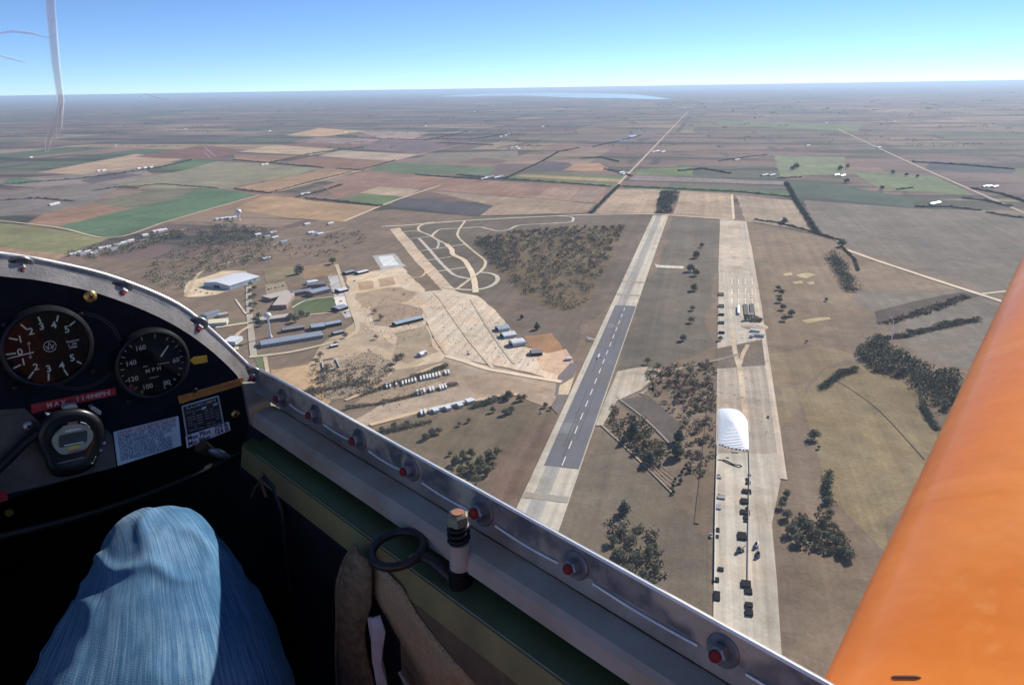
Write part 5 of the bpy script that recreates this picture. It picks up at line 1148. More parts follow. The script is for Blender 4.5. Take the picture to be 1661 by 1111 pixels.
# ---- instrument panel
fP = 0.752
PT0 = [(0, -.118), (.05, -.124), (.105, -.145), (.133, -.154), (.178, -.175), (.226, -.208), (.261, -.242), (.288, -.278), (.298, -.299), (.302, -.334), (.303, -.347)]
PT = refine(PT0, 4)
outl = [PA(fP, r, u) for r, u in PT]+[PA(fP, -r, u) for r, u in PT[::-1][:-1]]
panel = MB().prism(outl, Fv*.004).build('instrument_panel', M_PANEL, glider)
# flange tying the panel to the rail
MB().loft([[PA(fP-.001, r, u) for r, u in PT[:-1]], [PA(fB-.016, r, u) for r, u in inset(PT[:-1], -.012)]]).build('panel_flange', M_RAIL, glider, smooth=40)
MB().loft([[PA(fP-.001, -r, u) for r, u in PT[:-1]], [PA(fB-.016, -r, u) for r, u in inset(PT[:-1], -.012)]]).build('panel_flange', M_RAIL, glider, smooth=40)
MB().prism([PA(.744, .297, -.297), PA(.744, .311, -.300), PA(.744, .323, -.320), PA(.744, .331, -.372), PA(.744, .300, -.372)], Fv*.006).build('corner_plate', M_RAIL, glider)
MB().prism([PA(.72, .30, -.345), PA(.72, .335, -.345), PA(.72, .335, -.44), PA(.72, .28, -.40)], Fv*.03).build('corner_bracket', M_LINING, glider)

def text_mesh(s, size, align='CENTER'):
    c = bpy.data.curves.new('lettering', 'FONT'); c.body = s; c.size = size; c.align_x = align; c.align_y = 'CENTER'; c.resolution_u = 2; c.offset = size*.022
    o = bpy.data.objects.new('lettering', c); me = bpy.data.meshes.new_from_object(o); bpy.data.objects.remove(o); bpy.data.curves.remove(c); return me
def add_text(mb, s, P, size, ang=0.0, align='CENTER', sx=1.0, fit=None):
    me = text_mesh(s, size, align); ca, sa = math.cos(ang), math.sin(ang)
    if fit:
        xs = [v.co.x for v in me.vertices]; sx = fit/(max(xs)-min(xs))
    V = [P+Rv*((v.co.x*sx)*ca-v.co.y*sa)+Uv*((v.co.x*sx)*sa+v.co.y*ca) for v in me.vertices]
    mb.add(V, [tuple(p.vertices) for p in me.polygons]); bpy.data.meshes.remove(me)
def stroke(mb, p0, p1, w0, w1=None):
    d = p1-p0; d = d/np.linalg.norm(d); s = np.cross(d, Fv); w1 = w0 if w1 is None else w1
    mb.add([p0-s*w0/2, p0+s*w0/2, p1+s*w1/2, p1-s*w1/2], [(0, 1, 2, 3)])
def ring(mb, c, r0, r1, n=40, a0=0, a1=2*math.pi):
    V = []; closed = abs(a1-a0-2*math.pi) < 1e-6; N = n if closed else n+1
    for i in range(N):
        t = a0+(a1-a0)*i/n; d = Rv*math.cos(t)+Uv*math.sin(t); V += [c+d*r0, c+d*r1]
    mb.add(V, [(2*i, 2*i+1, 2*((i+1) % N)+1, 2*((i+1) % N)) for i in range(n)])

def instrument(name, cpx, rad, label):
    C0 = ONF(cpx[0], cpx[1], fP-.010)
    body = MB().lathe(C0+Fv*.009, -Fv, [(0, rad*1.10), (.004, rad*1.10), (.0085, rad*1.06), (.0095, rad*1.0), (.0085, rad*.955), (.0035, rad*.94), (.0035, rad*.2)], 48, cap=True).build(name, M_BLACK, glider, smooth=40)
    body['label'] = label
    MB().lathe(C0+Fv*.0049, -Fv, [(0, rad*.945), (.0004, rad*.945)], 48).build('dial_face', M_DIAL, body, smooth=30)
    MB().lathe(C0+Fv*.0012, -Fv, [(0, rad*.955), (.0008, rad*.955)], 48).build('dial_glass', M_LENS, body, smooth=30)
    return C0, body
ZV = lambda x, y: ONF(x/6.945, 480+y/6.945, fP-.0056)
C0, vario = instrument('variometer', (79, 565), .0345, 'variometer dial with numbers zero to five above and below')
b = MB()
for s, x, y in (('1', 228, 490), ('2', 348, 402), ('3', 470, 347), ('4', 607, 332), ('5', 755, 380), ('0', 226, 635), ('1', 265, 747), ('2', 405, 802), ('3', 550, 822), ('4', 697, 785), ('5', 815, 700)):
    add_text(b, s, ZV(x, y), .0088)
for x0, y0, x1, y1 in ((100, 475, 200, 495), (235, 320, 305, 380), (430, 235, 460, 300), (655, 220, 640, 290), (845, 285, 785, 335), (65, 660, 180, 645), (150, 815, 235, 775), (320, 930, 380, 850), (548, 955, 548, 870), (765, 895, 720, 830), (930, 770, 865, 735)):
    stroke(b, ZV(x0, y0), ZV(x1, y1), .0014)
b.build('dial_markings', M_MARK, vario)
b = MB(); add_text(b, 'Feet/min', ZV(820, 507), .0030); add_text(b, 'x  100', ZV(815, 545), .0028); add_text(b, '27085', ZV(825, 578), .0028)
c = ZV(562, 568); ring(b, c, .0046, .0052, 32, -.2, math.pi*1.85)
k = .0030
zz = [(-1.1, .35), (-.6, -.9), (0, 1.25), (.6, -.9), (1.1, .35)]
for i in range(4): stroke(b, c+Rv*zz[i][0]*k+Uv*zz[i][1]*k, c+Rv*zz[i+1][0]*k+Uv*zz[i+1][1]*k, .0005)
zz = [(-.75, .3), (-.2, -.75), (.2, -.75), (.75, .3)]
for i in range(3): stroke(b, c+Rv*zz[i][0]*k+Uv*zz[i][1]*k, c+Rv*zz[i+1][0]*k+Uv*zz[i+1][1]*k, .0004)
p0, p1 = ZV(322, 520), ZV(345, 705); stroke(b, p0, p1, .0004); 
for q, d in ((p0, 1), (p1, -1)):
    stroke(b, q, q-Rv*.0012-Uv*d*.0020, .0004); stroke(b, q, q+Rv*.0012-Uv*d*.0020, .0004)
b.build('dial_print', M_WHITE, vario)
b = MB(); stroke(b, ZV(375, 630)-Fv*.0012, ZV(80, 703)-Fv*.0012, .0012, .0009); b.build('needle', M_WHITE, vario)
# second ring of the blanking plate behind
b = MB(); cR = ONF(128, 570, fP-.0012)
for rr in (.0345, .0365): ring(b, cR, rr, rr+.0006, 48)
b.build('blanking_ring', mat('ring_grey', (0.03, 0.04, 0.045), rough=.4), glider)

C1, asi = instrument('airspeed_indicator', (250, 592), .0330, 'airspeed dial marked in miles per hour from sixty to one hundred sixty')
ZA = lambda x, y: ONF(180+x/4.63, 520+y/4.63, fP-.0056)
M_MARK2 = mat('dial_paint_dim', (0.52, 0.54, 0.48), rough=0.7, scale=300, var=0.15)
b = MB()
for s, x, y in (('160', 222, 207), ('140', 150, 322), ('120', 165, 440), ('100', 275, 497), ('80', 420, 467), ('60', 488, 298)): add_text(b, s, ZA(x, y), .0068)
ca = toA(C1)
for i in range(26):
    t = math.radians(-75+i*12.6); d = Rv*math.cos(t)+Uv*math.sin(t); q = C1+Fv*.0044
    if 0.9 < (t % (2*math.pi)) < 2.0 and i % 2: continue
    L = .0045 if i % 2 == 0 else .0025
    stroke(b, q+d*.0298, q+d*(.0298-L*.8), .0008)
add_text(b, 'M P H', ZA(318, 370), .0058); stroke(b, ZA(290, 433), ZA(357, 418), .0007); [stroke(b, ZA(x0, 328-(x0-350)*.16), ZA(x0+13, 326-(x0-350)*.16), .0011) for x0 in (350, 368, 386, 404, 422)]; stroke(b, ZA(240, 348), ZA(275, 341), .0010)
b.build('dial_markings', M_MARK2, asi)
b = MB(); stroke(b, ZA(290, 355)-Fv*.0012, ZA(372, 268)-Fv*.0012, .0014); b.build('needle_tail', M_BLACK, asi)
b = MB(); stroke(b, ZA(372, 268)-Fv*.0012, ZA(427, 186)-Fv*.0012, .0018, .0010); b.build('needle', M_MARK, asi)
b = MB(); stroke(b, ZA(150, 548), ZA(222, 575), .0014); stroke(b, ZA(222, 575), ZA(240, 530), .0024, .0014); b.build('yellow_arc', M_YELLOW, asi)
b = MB(); stroke(b, ZA(140, 488), ZA(185, 520), .0042); b.build('red_arc', M_TAPER, asi)
ZP = lambda x, y, d=.0005: ONF(x, y, fP-d)
Z1 = lambda x, y, d=.0006: ONF(x/3.086, 400+y/3.086, fP-d)
def tape(name, pts, m, lab=None, th=.0004):
    o = MB().prism(pts, Fv*th).build(name, m, glider)
    if lab: o['label'] = lab
    return o
tape('yellow_pointer', [ONF(180+x/4.63, 520+y/4.63, fP-.004) for x, y in ((620, 275), (720, 262), (727, 312), (625, 330), (590, 300))], M_YELLOW, 'yellow tape pointer at the edge of the airspeed dial')
def label_plate(name, quad, m, lines, mtext, textname='lettering', size=None, lab=None, sxs=None, mcols=None):
    q = [Z1(x, y, .0012) for x, y in quad]            # tl, tr, br, bl
    o = tape(name, q, m, lab, .0008)
    tl, tr, br, bl = [p-Fv*.0003 for p in q]
    ang = math.atan2((tr-tl)[2], (tr-tl)@Rv)
    groups = {}
    for i, L in enumerate(lines):
        s, u, v, hgt, al = L[:5]; P = (tl*(1-u)+tr*u)*(1-v)+(bl*(1-u)+br*u)*v
        mt = L[5] if len(L) > 5 else mtext
        groups.setdefault(mt.name, (mt, MB())); add_text(groups[mt.name][1], s, P, hgt, ang, al, 1.0, L[6]*np.linalg.norm(tr-tl) if len(L) > 6 else None)
    for mt, bb in groups.values(): bb.build(textname, mt, o)
    return o
label_plate('speed_label', ((155, 790), (578, 705), (582, 742), (160, 835)), M_TAPER, [('M A X', .17, .52, .0062, 'LEFT', mat('tape_letters', (0.50, 0.38, 0.36), rough=.5), .22), ('114MPH', .50, .5, .0062, 'LEFT', MATS['tape_letters'], .40)], M_WHITE, lab='red embossed strip reading MAX 114MPH')
label_plate('tow_speed_label', ((890, 750), (1215, 655), (1222, 690), (900, 787)), M_TAPEO, [('BY AUTOTOW 60MPH', .5, .5, .0056, 'CENTER', M_TAPEOD, .88)], M_TAPEOD, lab='orange embossed strip beside the right edge of the panel')
L = [('COCKPIT CHECK BEFORE TAKE-OFF', .05, .10, .0066, 'LEFT', M_INKR, .90)]
for i, s in enumerate(('ALTIMETER SET   ADJUST SEATING', 'BELTS & HARNESS ON & SECURE', 'CANOPY CLOSED & LATCHED', 'CONTROLS CHECKED   TRIM SET', 'CABLE & TOW RELEASE CHECKED', 'DIVE BRAKES CLOSED & LOCKED')):
    L.append((s, .05, .235+i*.122, .0056, 'LEFT', M_INK, .03*len(s)))
label_plate('check_card', ((568, 928), (893, 848), (908, 995), (590, 1097)), M_CARD, L, M_INK, lab='pale blue cockpit check card below the airspeed dial')
pl = label_plate('limits_placard', ((912, 800), (1092, 748), (1122, 905), (936, 950)), mat('placard_black', (0.03, 0.028, 0.034), rough=.4, scale=60), [('PLACARD LIMITS', .5, .10, .0042, 'CENTER', M_ALU)]+[], M_ALU, lab='black limits placard with a silver border')
q = [Z1(x, y, .0018) for x, y in ((912, 800), (1092, 748), (1122, 905), (936, 950))]
b = MB()
for i in range(4): b.tube([q[i], q[(i+1) % 4]], .0009, 6)
b.build('placard_border', M_ALU, pl)
b = MB(); mat('placard_letters', (.22, .22, .24), rough=.5); _tl, _tr, _br, _bl = [z_-Fv*.0002 for z_ in q]
for r_i in range(8):
    for u0, u1 in ((.08, .20), (.22, .30), (.33, .48), (.55, .66), (.70, .80), (.83, .93)):
        if (r_i*7+int(u0*100)) % 5 == 0: continue
        v_ = .24+r_i*.085; A1 = (_tl*(1-u0)+_tr*u0)*(1-v_)+(_bl*(1-u0)+_br*u0)*v_; A2 = (_tl*(1-u1)+_tr*u1)*(1-v_)+(_bl*(1-u1)+_br*u1)*v_; stroke(b, A1, A2, .0010)
b.build('small_print', MATS['placard_letters'], pl)
b = MB()
for (x, y) in ((1021, 808), (1078, 790)): 
    P = Z1(x, y, .0016); b.add([P-Rv*.0024-Uv*.0014, P+Rv*.0024-Uv*.0008, P+Rv*.0024+Uv*.0018, P-Rv*.0024+Uv*.0012], [(0, 1, 2, 3)])
b.build('white_sticker', M_CARD, pl)
wl_ = label_plate('weight_label', ((925, 945), (1140, 873), (1150, 915), (932, 1004)), mat('white_tape', (.62, .60, .70), rough=.45, scale=100, var=.06), [('Max Pilot', .03, .26, .0074, 'LEFT', M_DINK, .52), ('229 lb', .97, .26, .0070, 'RIGHT', M_DINK, .32), ('Min Pilot', .03, .74, .0074, 'LEFT', M_DINK, .50), ('164 lb', .97, .74, .0070, 'RIGHT', M_DINK, .32)], M_DINK, lab='white strip reading Max Pilot 229 lb and Min Pilot 164 lb')
wl_.location = tuple(-Fv*.0024)
def panel_screw(x, y, r, m, name='panel_screw'):
    P = ONF(x, y, fP-.0005)
    o = MB().lathe(P, -Fv, [(0, r), (.0012, r), (.0028, r*.75), (.0033, r*.4)], 20).build(name, m, glider, smooth=40)
    b = MB(); q = P-Fv*.00345
    for a in (.4, .4+math.pi/2): d = Rv*math.cos(a)+Uv*math.sin(a); stroke(b, q-d*r*.45, q+d*r*.45, r*.22)
    b.build('cross_slot', M_BLACK, o)
panel_screw(146, 481, .0058, M_BRASS); panel_screw(381, 671, .0050, M_BRASS); panel_screw(46, 690, .0048, M_STEEL)
for x, y in ((8, 526), (25, 628), (193, 561), (150, 602), (128, 509), (208, 651), (315, 632)): panel_screw(x, y, .0032, M_BLACK)
# mounting plate behind the stopwatch, its grey-brown tone painting in a glare
MB().prism([ONF(x, y, fP-.0006) for x, y in ((-40, 668), (40, 662), (70, 690), (165, 690), (182, 706), (189, 757), (60, 790), (-40, 812))], Fv*.0005).build('mounting_plate', mat('brown_plate', (0.075, 0.068, 0.060), rough=.5, scale=40, var=.3), glider)
tape('small_red_sticker', [ONF(x, y, fP-.0012) for x, y in ((-6, 800), (11, 795), (13, 811), (-6, 817))], M_TAPER)
# release knob and bright clip under the panel
MB().tube([ONF(x, y, fP-.01) for x, y in ((325, 722), (335, 730), (350, 736))], [.008, .007, .004], 10).build('release_bracket', mat('dark_brass', (.09, .07, .03), rough=.4, metal=.5), glider, smooth=50)
MB().tube([ONF(x, y, fP-.03) for x, y in ((340, 730), (350, 733), (362, 738), (372, 740))], [.002, .0045, .004, .0015], 8).build('steel_clip', M_STEEL, glider, smooth=60)
MB().tube([PA(fP+.03, r, -.385-.02*math.sin(r*9)) for r in np.linspace(.02, .30, 10)], .004, 8).build('panel_brace', mat('brace_tube', (.012, .014, .012), rough=.5), glider, smooth=60)

# ---- latch bolt on the sill
u_s = -.329
Lp = PA(toA(ONU(757, 880, -.325))[0], .2985, 0); lf = toA(Lp)[0]
def LP(u): return PA(lf, .2965, u)
latch = MB().lathe(LP(-.372), Uv, [(0, .0085), (.018, .0092), (.0255, .0092), (.026, .0098), (.0285, .0098), (.029, .0080)], 20).build('canopy_latch', M_BLACK, glider, smooth=40)
latch['label'] = 'upright spring latch bolt with a hex nut on the grey sill'
MB().lathe(LP(-.343), Uv, [(0, .0078), (.022, .0078)], 20).build('guide_bush', M_SILL, latch, smooth=40)
b = MB(); pts = []
for i in range(70):
    t = i/69*2*math.pi*3.2; pts.append(LP(-.3205+.0152*i/69)+(Rv*math.cos(t)+Fv*math.sin(t))*.0068)
b.tube(pts, .0021, 7).build('spring', M_BLACK, latch, smooth=60)
MB().lathe(LP(-.322), Uv, [(0, .0045), (.024, .0045)], 12).build('bolt_shank', M_STEEL, latch, smooth=40)
MB().lathe(LP(-.3055), Uv, [(0, .0072), (.0005, .0082), (.008, .0082), (.0095, .0066)], 6).build('hex_nut', mat('yellowed_zinc', (.38, .32, .22), rough=.35, metal=.8, scale=200), latch, smooth=25)
MB().lathe(LP(-.2962), Uv, [(0, .0050), (.0012, .0048)], 14).build('bolt_end', mat('rusty_bolt_end', (.30, .13, .07), rough=.7, scale=300), latch, smooth=30)
# ring lever
rc = ONU(645, 890, -.343); ra = ONU(690, 890, -.343)
e1 = ONU(602, 890, -.343)-rc; R1 = np.linalg.norm(e1)*.98; 
lev = MB(); pts = [rc+(Rv*math.cos(t)+Fv*math.sin(t))*R1+Uv*.003*math.cos(t) for t in np.linspace(0, 2*math.pi, 40, endpoint=False)]
lev.tube(pts, .0036, 10, closed=True); lever = lev.build('latch_lever', M_RUST, glider, smooth=60)
dl = LP(-.357)-rc; dl[2] = 0; dl /= np.linalg.norm(dl)
MB().tube([rc+dl*R1*.98, rc+dl*(R1+.012)+Uv*-.002, LP(-.357)-dl*.006], [.0040, .0044, .0046], 10).build('lever_arm', M_RUST, lever, smooth=60)
MB().lathe(rc+dl*R1*.72-Uv*.004, Uv, [(0, .004), (.001, .004)], 10).build('yellow_paint_mark', mat('acid_yellow', (.55, .60, .06), rough=.5), lever)

# ---- canvas pocket on the side wall with papers
def catmull_w(P, k):
    P = [np.array(q, float) for q in P]; out = []
    for i in range(len(P)-1):
        p0, p1, p2, p3 = P[max(i-1, 0)], P[i], P[i+1], P[min(i+2, len(P)-1)]
        for t in np.linspace(0, 1, k, endpoint=False): out.append(0.5*((2*p1)+(-p0+p2)*t+(2*p0-5*p1+4*p2-p3)*t*t+(-p0+3*p1-3*p2+p3)*t**3))
    return out+[P[-1]]
def ZQ(x, y): return (540+x/3.817, 820+y/3.817)
def at_r(x, y, r): return ONR(*ZQ(x, y), r)
rows = []
for x, y in ((250, 330), (430, 480), (640, 700), (900, 950), (1150, 1180)):
    P = at_r(x, y, .279); a = toA(P); a[2] = min(a[2], -.383)
    rows.append([PA(a[0], .279-.002*j, -.384-.30*j/6) for j in range(7)])
MB().loft([[PA(f, .2785-.004*math.sin(math.pi*j/8), -.383-.36*j/8) for j in range(9)] for f in np.linspace(.44, -.2, 14)]).build('pocket_back', M_CANVAS, glider, smooth=50)  # dark brown paints in the shade beside the pocket flap
pf = []
pp = [(150, 235), (90, 330), (55, 430), (38, 520), (40, 700), (35, 900), (42, 1110), (60, 1400)]
qq = [(235, 330), (240, 420), (240, 520), (235, 620), (200, 760), (215, 920), (260, 1110), (320, 1400)]
for (x0, y0), (x1, y1) in zip(pp, qq):
    A_ = ONR(*ZQ(x0, y0), .262 if y0 > 400 else .268); B_ = ONR(*ZQ(x1, y1), .272)
    pf.append([A_+(B_-A_)*t+Rv*(-.003*math.sin(math.pi*t)) for t in np.linspace(0, 1, 7)])
bnd = [[r[0] for r in pf], [r[-1] for r in pf]]
for edge in bnd: MB().tube([q-Rv*.002 for q in catmull_w(edge, 4)], .0022, 7).build('pocket_piping', M_STRAP, glider, smooth=60)
for i_, q in enumerate(catmull_w([r[1]-Rv*.0022 for r in pf], 9)):
    if i_ % 2 == 0: MB().box(q, Uv*.0030, Fv*.0008, Rv*.0010).build('stitch', mat('stitch_thread', (.30, .24, .16), rough=.8), glider)
MB().loft(pf).build('pocket_binding', M_STRAP, glider, smooth=60).modifiers.new('thick', 'SOLIDIFY').thickness = .003
# loose pocket mouth flap running aft from the binding
fl = []
for (x0, y0), (x1, y1) in zip([(250, 335), (330, 400), (430, 500), (520, 660), (640, 820), (760, 960), (900, 1120)], [(250, 520), (310, 640), (380, 760), (440, 860), (500, 960), (545, 1050), (600, 1180)]):
    A_ = ONR(*ZQ(x0, y0), .2775); B_ = ONR(*ZQ(x1, y1), .2765)
    fl.append([A_+(B_-A_)*t for t in np.linspace(0, 1, 5)])
MB().loft(fl).build('pocket_front', mat('tan_canvas', (0.50, 0.38, 0.22), rough=.95, scale=300, var=.14, bump=.6, bscale=1500), glider, smooth=60).modifiers.new('thick', 'SOLIDIFY').thickness = .0012
for col_ in (0, -1):
    for i_, q in enumerate(catmull_w([r[col_]+(r[1 if col_ == 0 else -2]-r[col_])*.12-Rv*.0012 for r in fl], 8)):
        if i_ % 2 == 0: MB().box(q, (Uv*.6-Fv*.8)*.0030, Fv*.0007+Uv*.0005, Rv*.0008).build('stitch', MATS['stitch_thread'], glider)
pap = []
for i, ((x0, y0), (x1, y1)) in enumerate(zip([(215, 705), (212, 760), (222, 850), (240, 960), (262, 1060), (290, 1200)], [(268, 690), (310, 790), (305, 860), (300, 960), (330, 1060), (370, 1200)])):
    A_ = ONR(*ZQ(x0, y0), .262); B_ = ONR(*ZQ(x1, y1), .266)
    pap.append([A_+(B_-A_)*t+Rv*.0022*math.sin(t*9+i*.7) for t in np.linspace(0, 1, 13)])
papers = MB().loft(pap).build('folded_papers', M_PAPER, None, smooth=60); tag(papers, 'crumpled white papers tucked into the brown canvas side pocket', 'papers')
papers.modifiers.new('thick', 'SOLIDIFY').thickness = .0025
MB().tube([ONR(*ZQ(x, y), .268) for x, y in ((415, 1025), (440, 1070), (470, 1120))], .0022, 6).build('pen_clip', M_STEEL, glider)
# cords and stray fittings in the dark footwell
MB().tube([ONR(x, y, .277) for x, y in ((424, 768), (421, 782), (414, 790), (408, 806))], .0014, 6).build('cord', mat('cord_tan', (.22, .14, .08), rough=.8), glider)
MB().tube([ONR(x, y, .277) for x, y in ((424, 768), (426, 790), (432, 806))], .0016, 6).build('cord', MATS['cord_tan'], glider)
MB().tube([ONR(x, y, .279) for x, y in ((425, 770), (445, 790), (458, 830), (462, 880), (470, 960))], .003, 7).build('cable_conduit', mat('conduit', (.02, .028, .03), rough=.5), glider, smooth=60)
MB().lathe(ONF(14, 830, .80), -Fv, [(0, .004), (.003, .004)], 8).build('rudder_pedal_bolt', M_BRASS, glider)

# ---- canopy bubble
def canopy_point(f, th):
    s = min(1.0, max(0.0, (fB-f)/1.05)); s = 1-(1-s)**2.2
    r0 = .3275*math.cos(th); dome = -.293+.62*math.sin(th)**.85
    r1 = .318*math.cos(th); ar = arch_u(r1)+.004
    return PA(f, r0*s+r1*(1-s), dome*s+ar*(1-s))
grid = []
for f in np.linspace(fB, -.75, 26): grid.append([canopy_point(f, math.pi*i/36) for i in range(37)])
canopy = MB().loft(grid).build('canopy_pane', M_CANOPY, glider, smooth=80)
_sd = canopy.modifiers.new('thick', 'SOLIDIFY'); _sd.thickness = .003; _sd.offset = 0
# yaw string taped to the outside of the bubble
def on_canopy(x, y):
    d = ray(x, y); best = None
    dep = bpy.context
    for row in (0,):
        o = canopy.data
    import mathutils
    hit = TREE.ray_cast(Vector((0, 0, 0)), Vector(d).normalized()); return np.array(hit[0]) if hit[0] else d*0.6
from mathutils.bvhtree import BVHTree
TREE = BVHTree.FromPolygons([v.co for v in canopy.data.vertices], [tuple(p.vertices) for p in canopy.data.polygons])
M_YARN = glass_material('pale_yarn', (1, 1, 1), 0.0); 
t_ = M_YARN.node_tree; out_ = [n for n in t_.nodes if n.type == 'OUTPUT_MATERIAL'][0]
df_ = nd(t_, 'ShaderNodeBsdfDiffuse'); df_.inputs[0].default_value = (.80, .84, .88, 1); trn = nd(t_, 'ShaderNodeBsdfTransparent'); mx_ = nd(t_, 'ShaderNodeMixShader'); mx_.inputs[0].default_value = .32
t_.links.new(trn.outputs[0], mx_.inputs[1]); t_.links.new(df_.outputs[0], mx_.inputs[2]); t_.links.new(mx_.outputs[0], out_.inputs[0])
def string(pts, rad): 
    P = [on_canopy(x, y)*1.004 for x, y in pts]
    return MB().tube(P, rad, 6)
MB_ = string([(80, -30), (82, 15), (86, 60), (90, 100), (95, 140), (99, 165), (94, 190), (84, 210), (78, 228), (76, 246)], [.0027, .0027, .0026, .0025, .0023, .0021, .0022, .0022, .0020, .001])
MB_.tube([on_canopy(x, y)*1.004 for x, y in ((99, 165), (98, 190), (96, 208), (93, 221))], [.0018, .0016, .0018, .0012], 6)
MB_.build('yaw_string', M_YARN, glider, smooth=60)

# dust and scratches on the acrylic; upper left arcs are reflections modelled as marks
M_DUST_REFLECTION = M_YARN.copy(); M_DUST_REFLECTION.name = 'pale_dust_reflection'
for n in M_DUST_REFLECTION.node_tree.nodes:
    if n.type == 'MIX_SHADER' and not n.inputs[0].is_linked: n.inputs[0].default_value = .28
for (x, y, rr) in [(1478, 187, 1.6), (1252, 240, .8), (1430, 222, .7), (870, 560, .7), (640, 330, .7), (1355, 370, .9), (1405, 369, 1.1), (1395, 376, .7), (1500, 392, 1.2), (1423, 612, .9), (1445, 515, .9), (1318, 390, .6), (958, 180, .8), (228, 157, .8), (1215, 420, .7), (540, 470, .6), (1010, 400, .7), (1065, 470, .6), (1330, 655, .8), (720, 430, .6), (1120, 660, .7), (895, 700, .7), (1490, 660, .7), (1180, 255, .7)]:
    P = on_canopy(x, y)*.998; nrm = P/np.linalg.norm(P); r_ = rr*.00055
    MB().lathe(P, nrm, [(0, r_*.4), (.0002, r_), (.0004, r_*.5)], 7).build('dust_speck', M_DUST_REFLECTION, canopy, smooth=60)
for pts, rr in [(((330, 236), (340, 246), (350, 254)), .0007), (((338, 236), (346, 244)), .0006), (((330, 246), (338, 253), (343, 258)), .0006), (((-10, 56), (20, 51), (50, 54), (80, 62)), .0009), (((-10, 88), (15, 95), (42, 102)), .0008), (((232, 152), (250, 157), (275, 163)), .0005), (((1450, 520), (1448, 540), (1446, 556)), .0006)]:
    MB().tube([on_canopy(x, y)*.998 for x, y in pts], [rr*.3]+[rr]*(len(pts)-2)+[rr*.3], 5).build('scratch_reflection', M_DUST_REFLECTION, canopy, smooth=60)

# ---- wing
P0 = PA(.302, .849, -.75)*0.56
P1 = PA(.248, 1.173, -.221)*0.56*2.50
wd = (P1-P0)/np.linalg.norm(P1-P0)
def airfoil(c, th, n=22):
    up_ = []; lo = []
    for i in range(n+1):
        x = (i/n)**2; y = 5*th*(.2969*math.sqrt(x)-.126*x-.3516*x*x+.2843*x**3-.1036*x**4); cam_ = .035*4*x*(1-x)
        up_.append((x*c, (cam_+y)*c)); lo.append((x*c, (cam_*.6-y*.7)*c))
    return up_[::-1]+lo[1:]
rows = []
for s in np.linspace(-.25, 8.0, 34):
    LE = P0+wd*s; chord = 1.42-.085*max(0, s); inc = math.radians(2)
    row = []
    for x, y in airfoil(chord, .155):
        xx = x*math.cos(inc)+y*math.sin(inc)*0; row.append(LE-Fv*xx+Uv*(y-x*math.sin(inc)))
    rows.append(row)
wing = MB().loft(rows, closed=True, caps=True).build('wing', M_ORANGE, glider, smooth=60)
TW = BVHTree.FromPolygons([v.co for v in wing.data.vertices], [tuple(p.vertices) for p in wing.data.polygons])
def on_wing(x, y):
    d = ray(x, y); h = TW.ray_cast(Vector((0, 0, 0)), Vector(d).normalized()); return (np.array(h[0]), np.array(h[1])) if h[0] else (d, Uv)
wm = MB(); L_ = []
for x in np.linspace(1446, 1494, 9):
    P, n_ = on_wing(x, 1097+ (x-1446)*.07 + 1.5*math.sin(x)); L_.append(P)
wm.tube(L_, [.0006]+[.0013]*7+[.0006], 6).build('wing_scuff', mat('scuff_brown', (.09, .035, .02), rough=.7), wing)
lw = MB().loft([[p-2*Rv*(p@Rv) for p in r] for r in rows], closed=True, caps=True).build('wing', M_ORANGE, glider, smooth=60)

# ================================================================== STOPWATCH on the panel
fS = fP-.012
ZS = lambda x, y, d=0.0: ONF(50+x/9.257, 650+y/9.257, fS-d)
sw = empty('stopwatch', tuple(ZS(620, 620)), 'black digital stopwatch strapped to the panel below the red strip', 'stopwatch')
def zs_loop(pts, d): return [ZS(x, y, d) for x, y in pts]
def smooth_loop(pts, k=4):
    P = [np.array(p, float) for p in pts]; N = len(P); out = []
    for i in range(N):
        p0, p1, p2, p3 = P[i-1], P[i], P[(i+1) % N], P[(i+2) % N]
        for t in np.linspace(0, 1, k, endpoint=False): out.append(tuple(0.5*((2*p1)+(-p0+p2)*t+(2*p0-5*p1+4*p2-p3)*t*t+(-p0+3*p1-3*p2+p3)*t**3)))
    return out
body = smooth_loop([(110, 420), (200, 260), (380, 150), (600, 110), (800, 120), (980, 200), (1090, 340), (1110, 520), (1060, 700), (1000, 850), (930, 980), (780, 1070), (560, 1130), (360, 1120), (260, 1020), (200, 860), (110, 680), (80, 540)])
cx, cy = 610, 610
def shrink(k, dx=0, dy=0): return [(cx+(x-cx)*k+dx, cy+(y-cy)*k+dy) for x, y in body]
M_SWB = mat('stopwatch_case', (0.006, 0.0065, 0.008), rough=0.36, scale=80, var=0.2, coat=0.1, spec=0.35)
bod = MB().loft([zs_loop(shrink(1.0), -.010), zs_loop(shrink(1.02), -.002), zs_loop(shrink(.99), .004), zs_loop(shrink(.92), .0075), zs_loop(shrink(.80), .0090), zs_loop(shrink(.70), .0085), zs_loop(shrink(.62), .0075)], closed=True, caps=True).build('case', M_SWB, sw, smooth=60)
ov = smooth_loop([(320, 620), (370, 500), (500, 390), (660, 350), (820, 370), (920, 450), (935, 540), (890, 640), (800, 735), (650, 775), (490, 805), (390, 750)])
face = MB().prism(zs_loop(ov, .0095), Fv*.002).build('face_plate', mat('beige_face', (.30, .31, .22), rough=.5, scale=90, var=.08), sw)
MB().prism(zs_loop([(420, 545), (440, 520), (830, 445), (850, 460), (845, 600), (820, 625), (450, 705), (425, 690)], .0100), Fv*.0008).build('screen', mat('lcd_grey', (.055, .065, .06), rough=.25, scale=60), sw)
b = MB()
for x0, y0, x1, y1, w_ in ((505, 672, 790, 618, .0009), (515, 460, 745, 415, .0010)): stroke(b, ZS(x0, y0, .0104), ZS(x1, y1, .0104), w_)
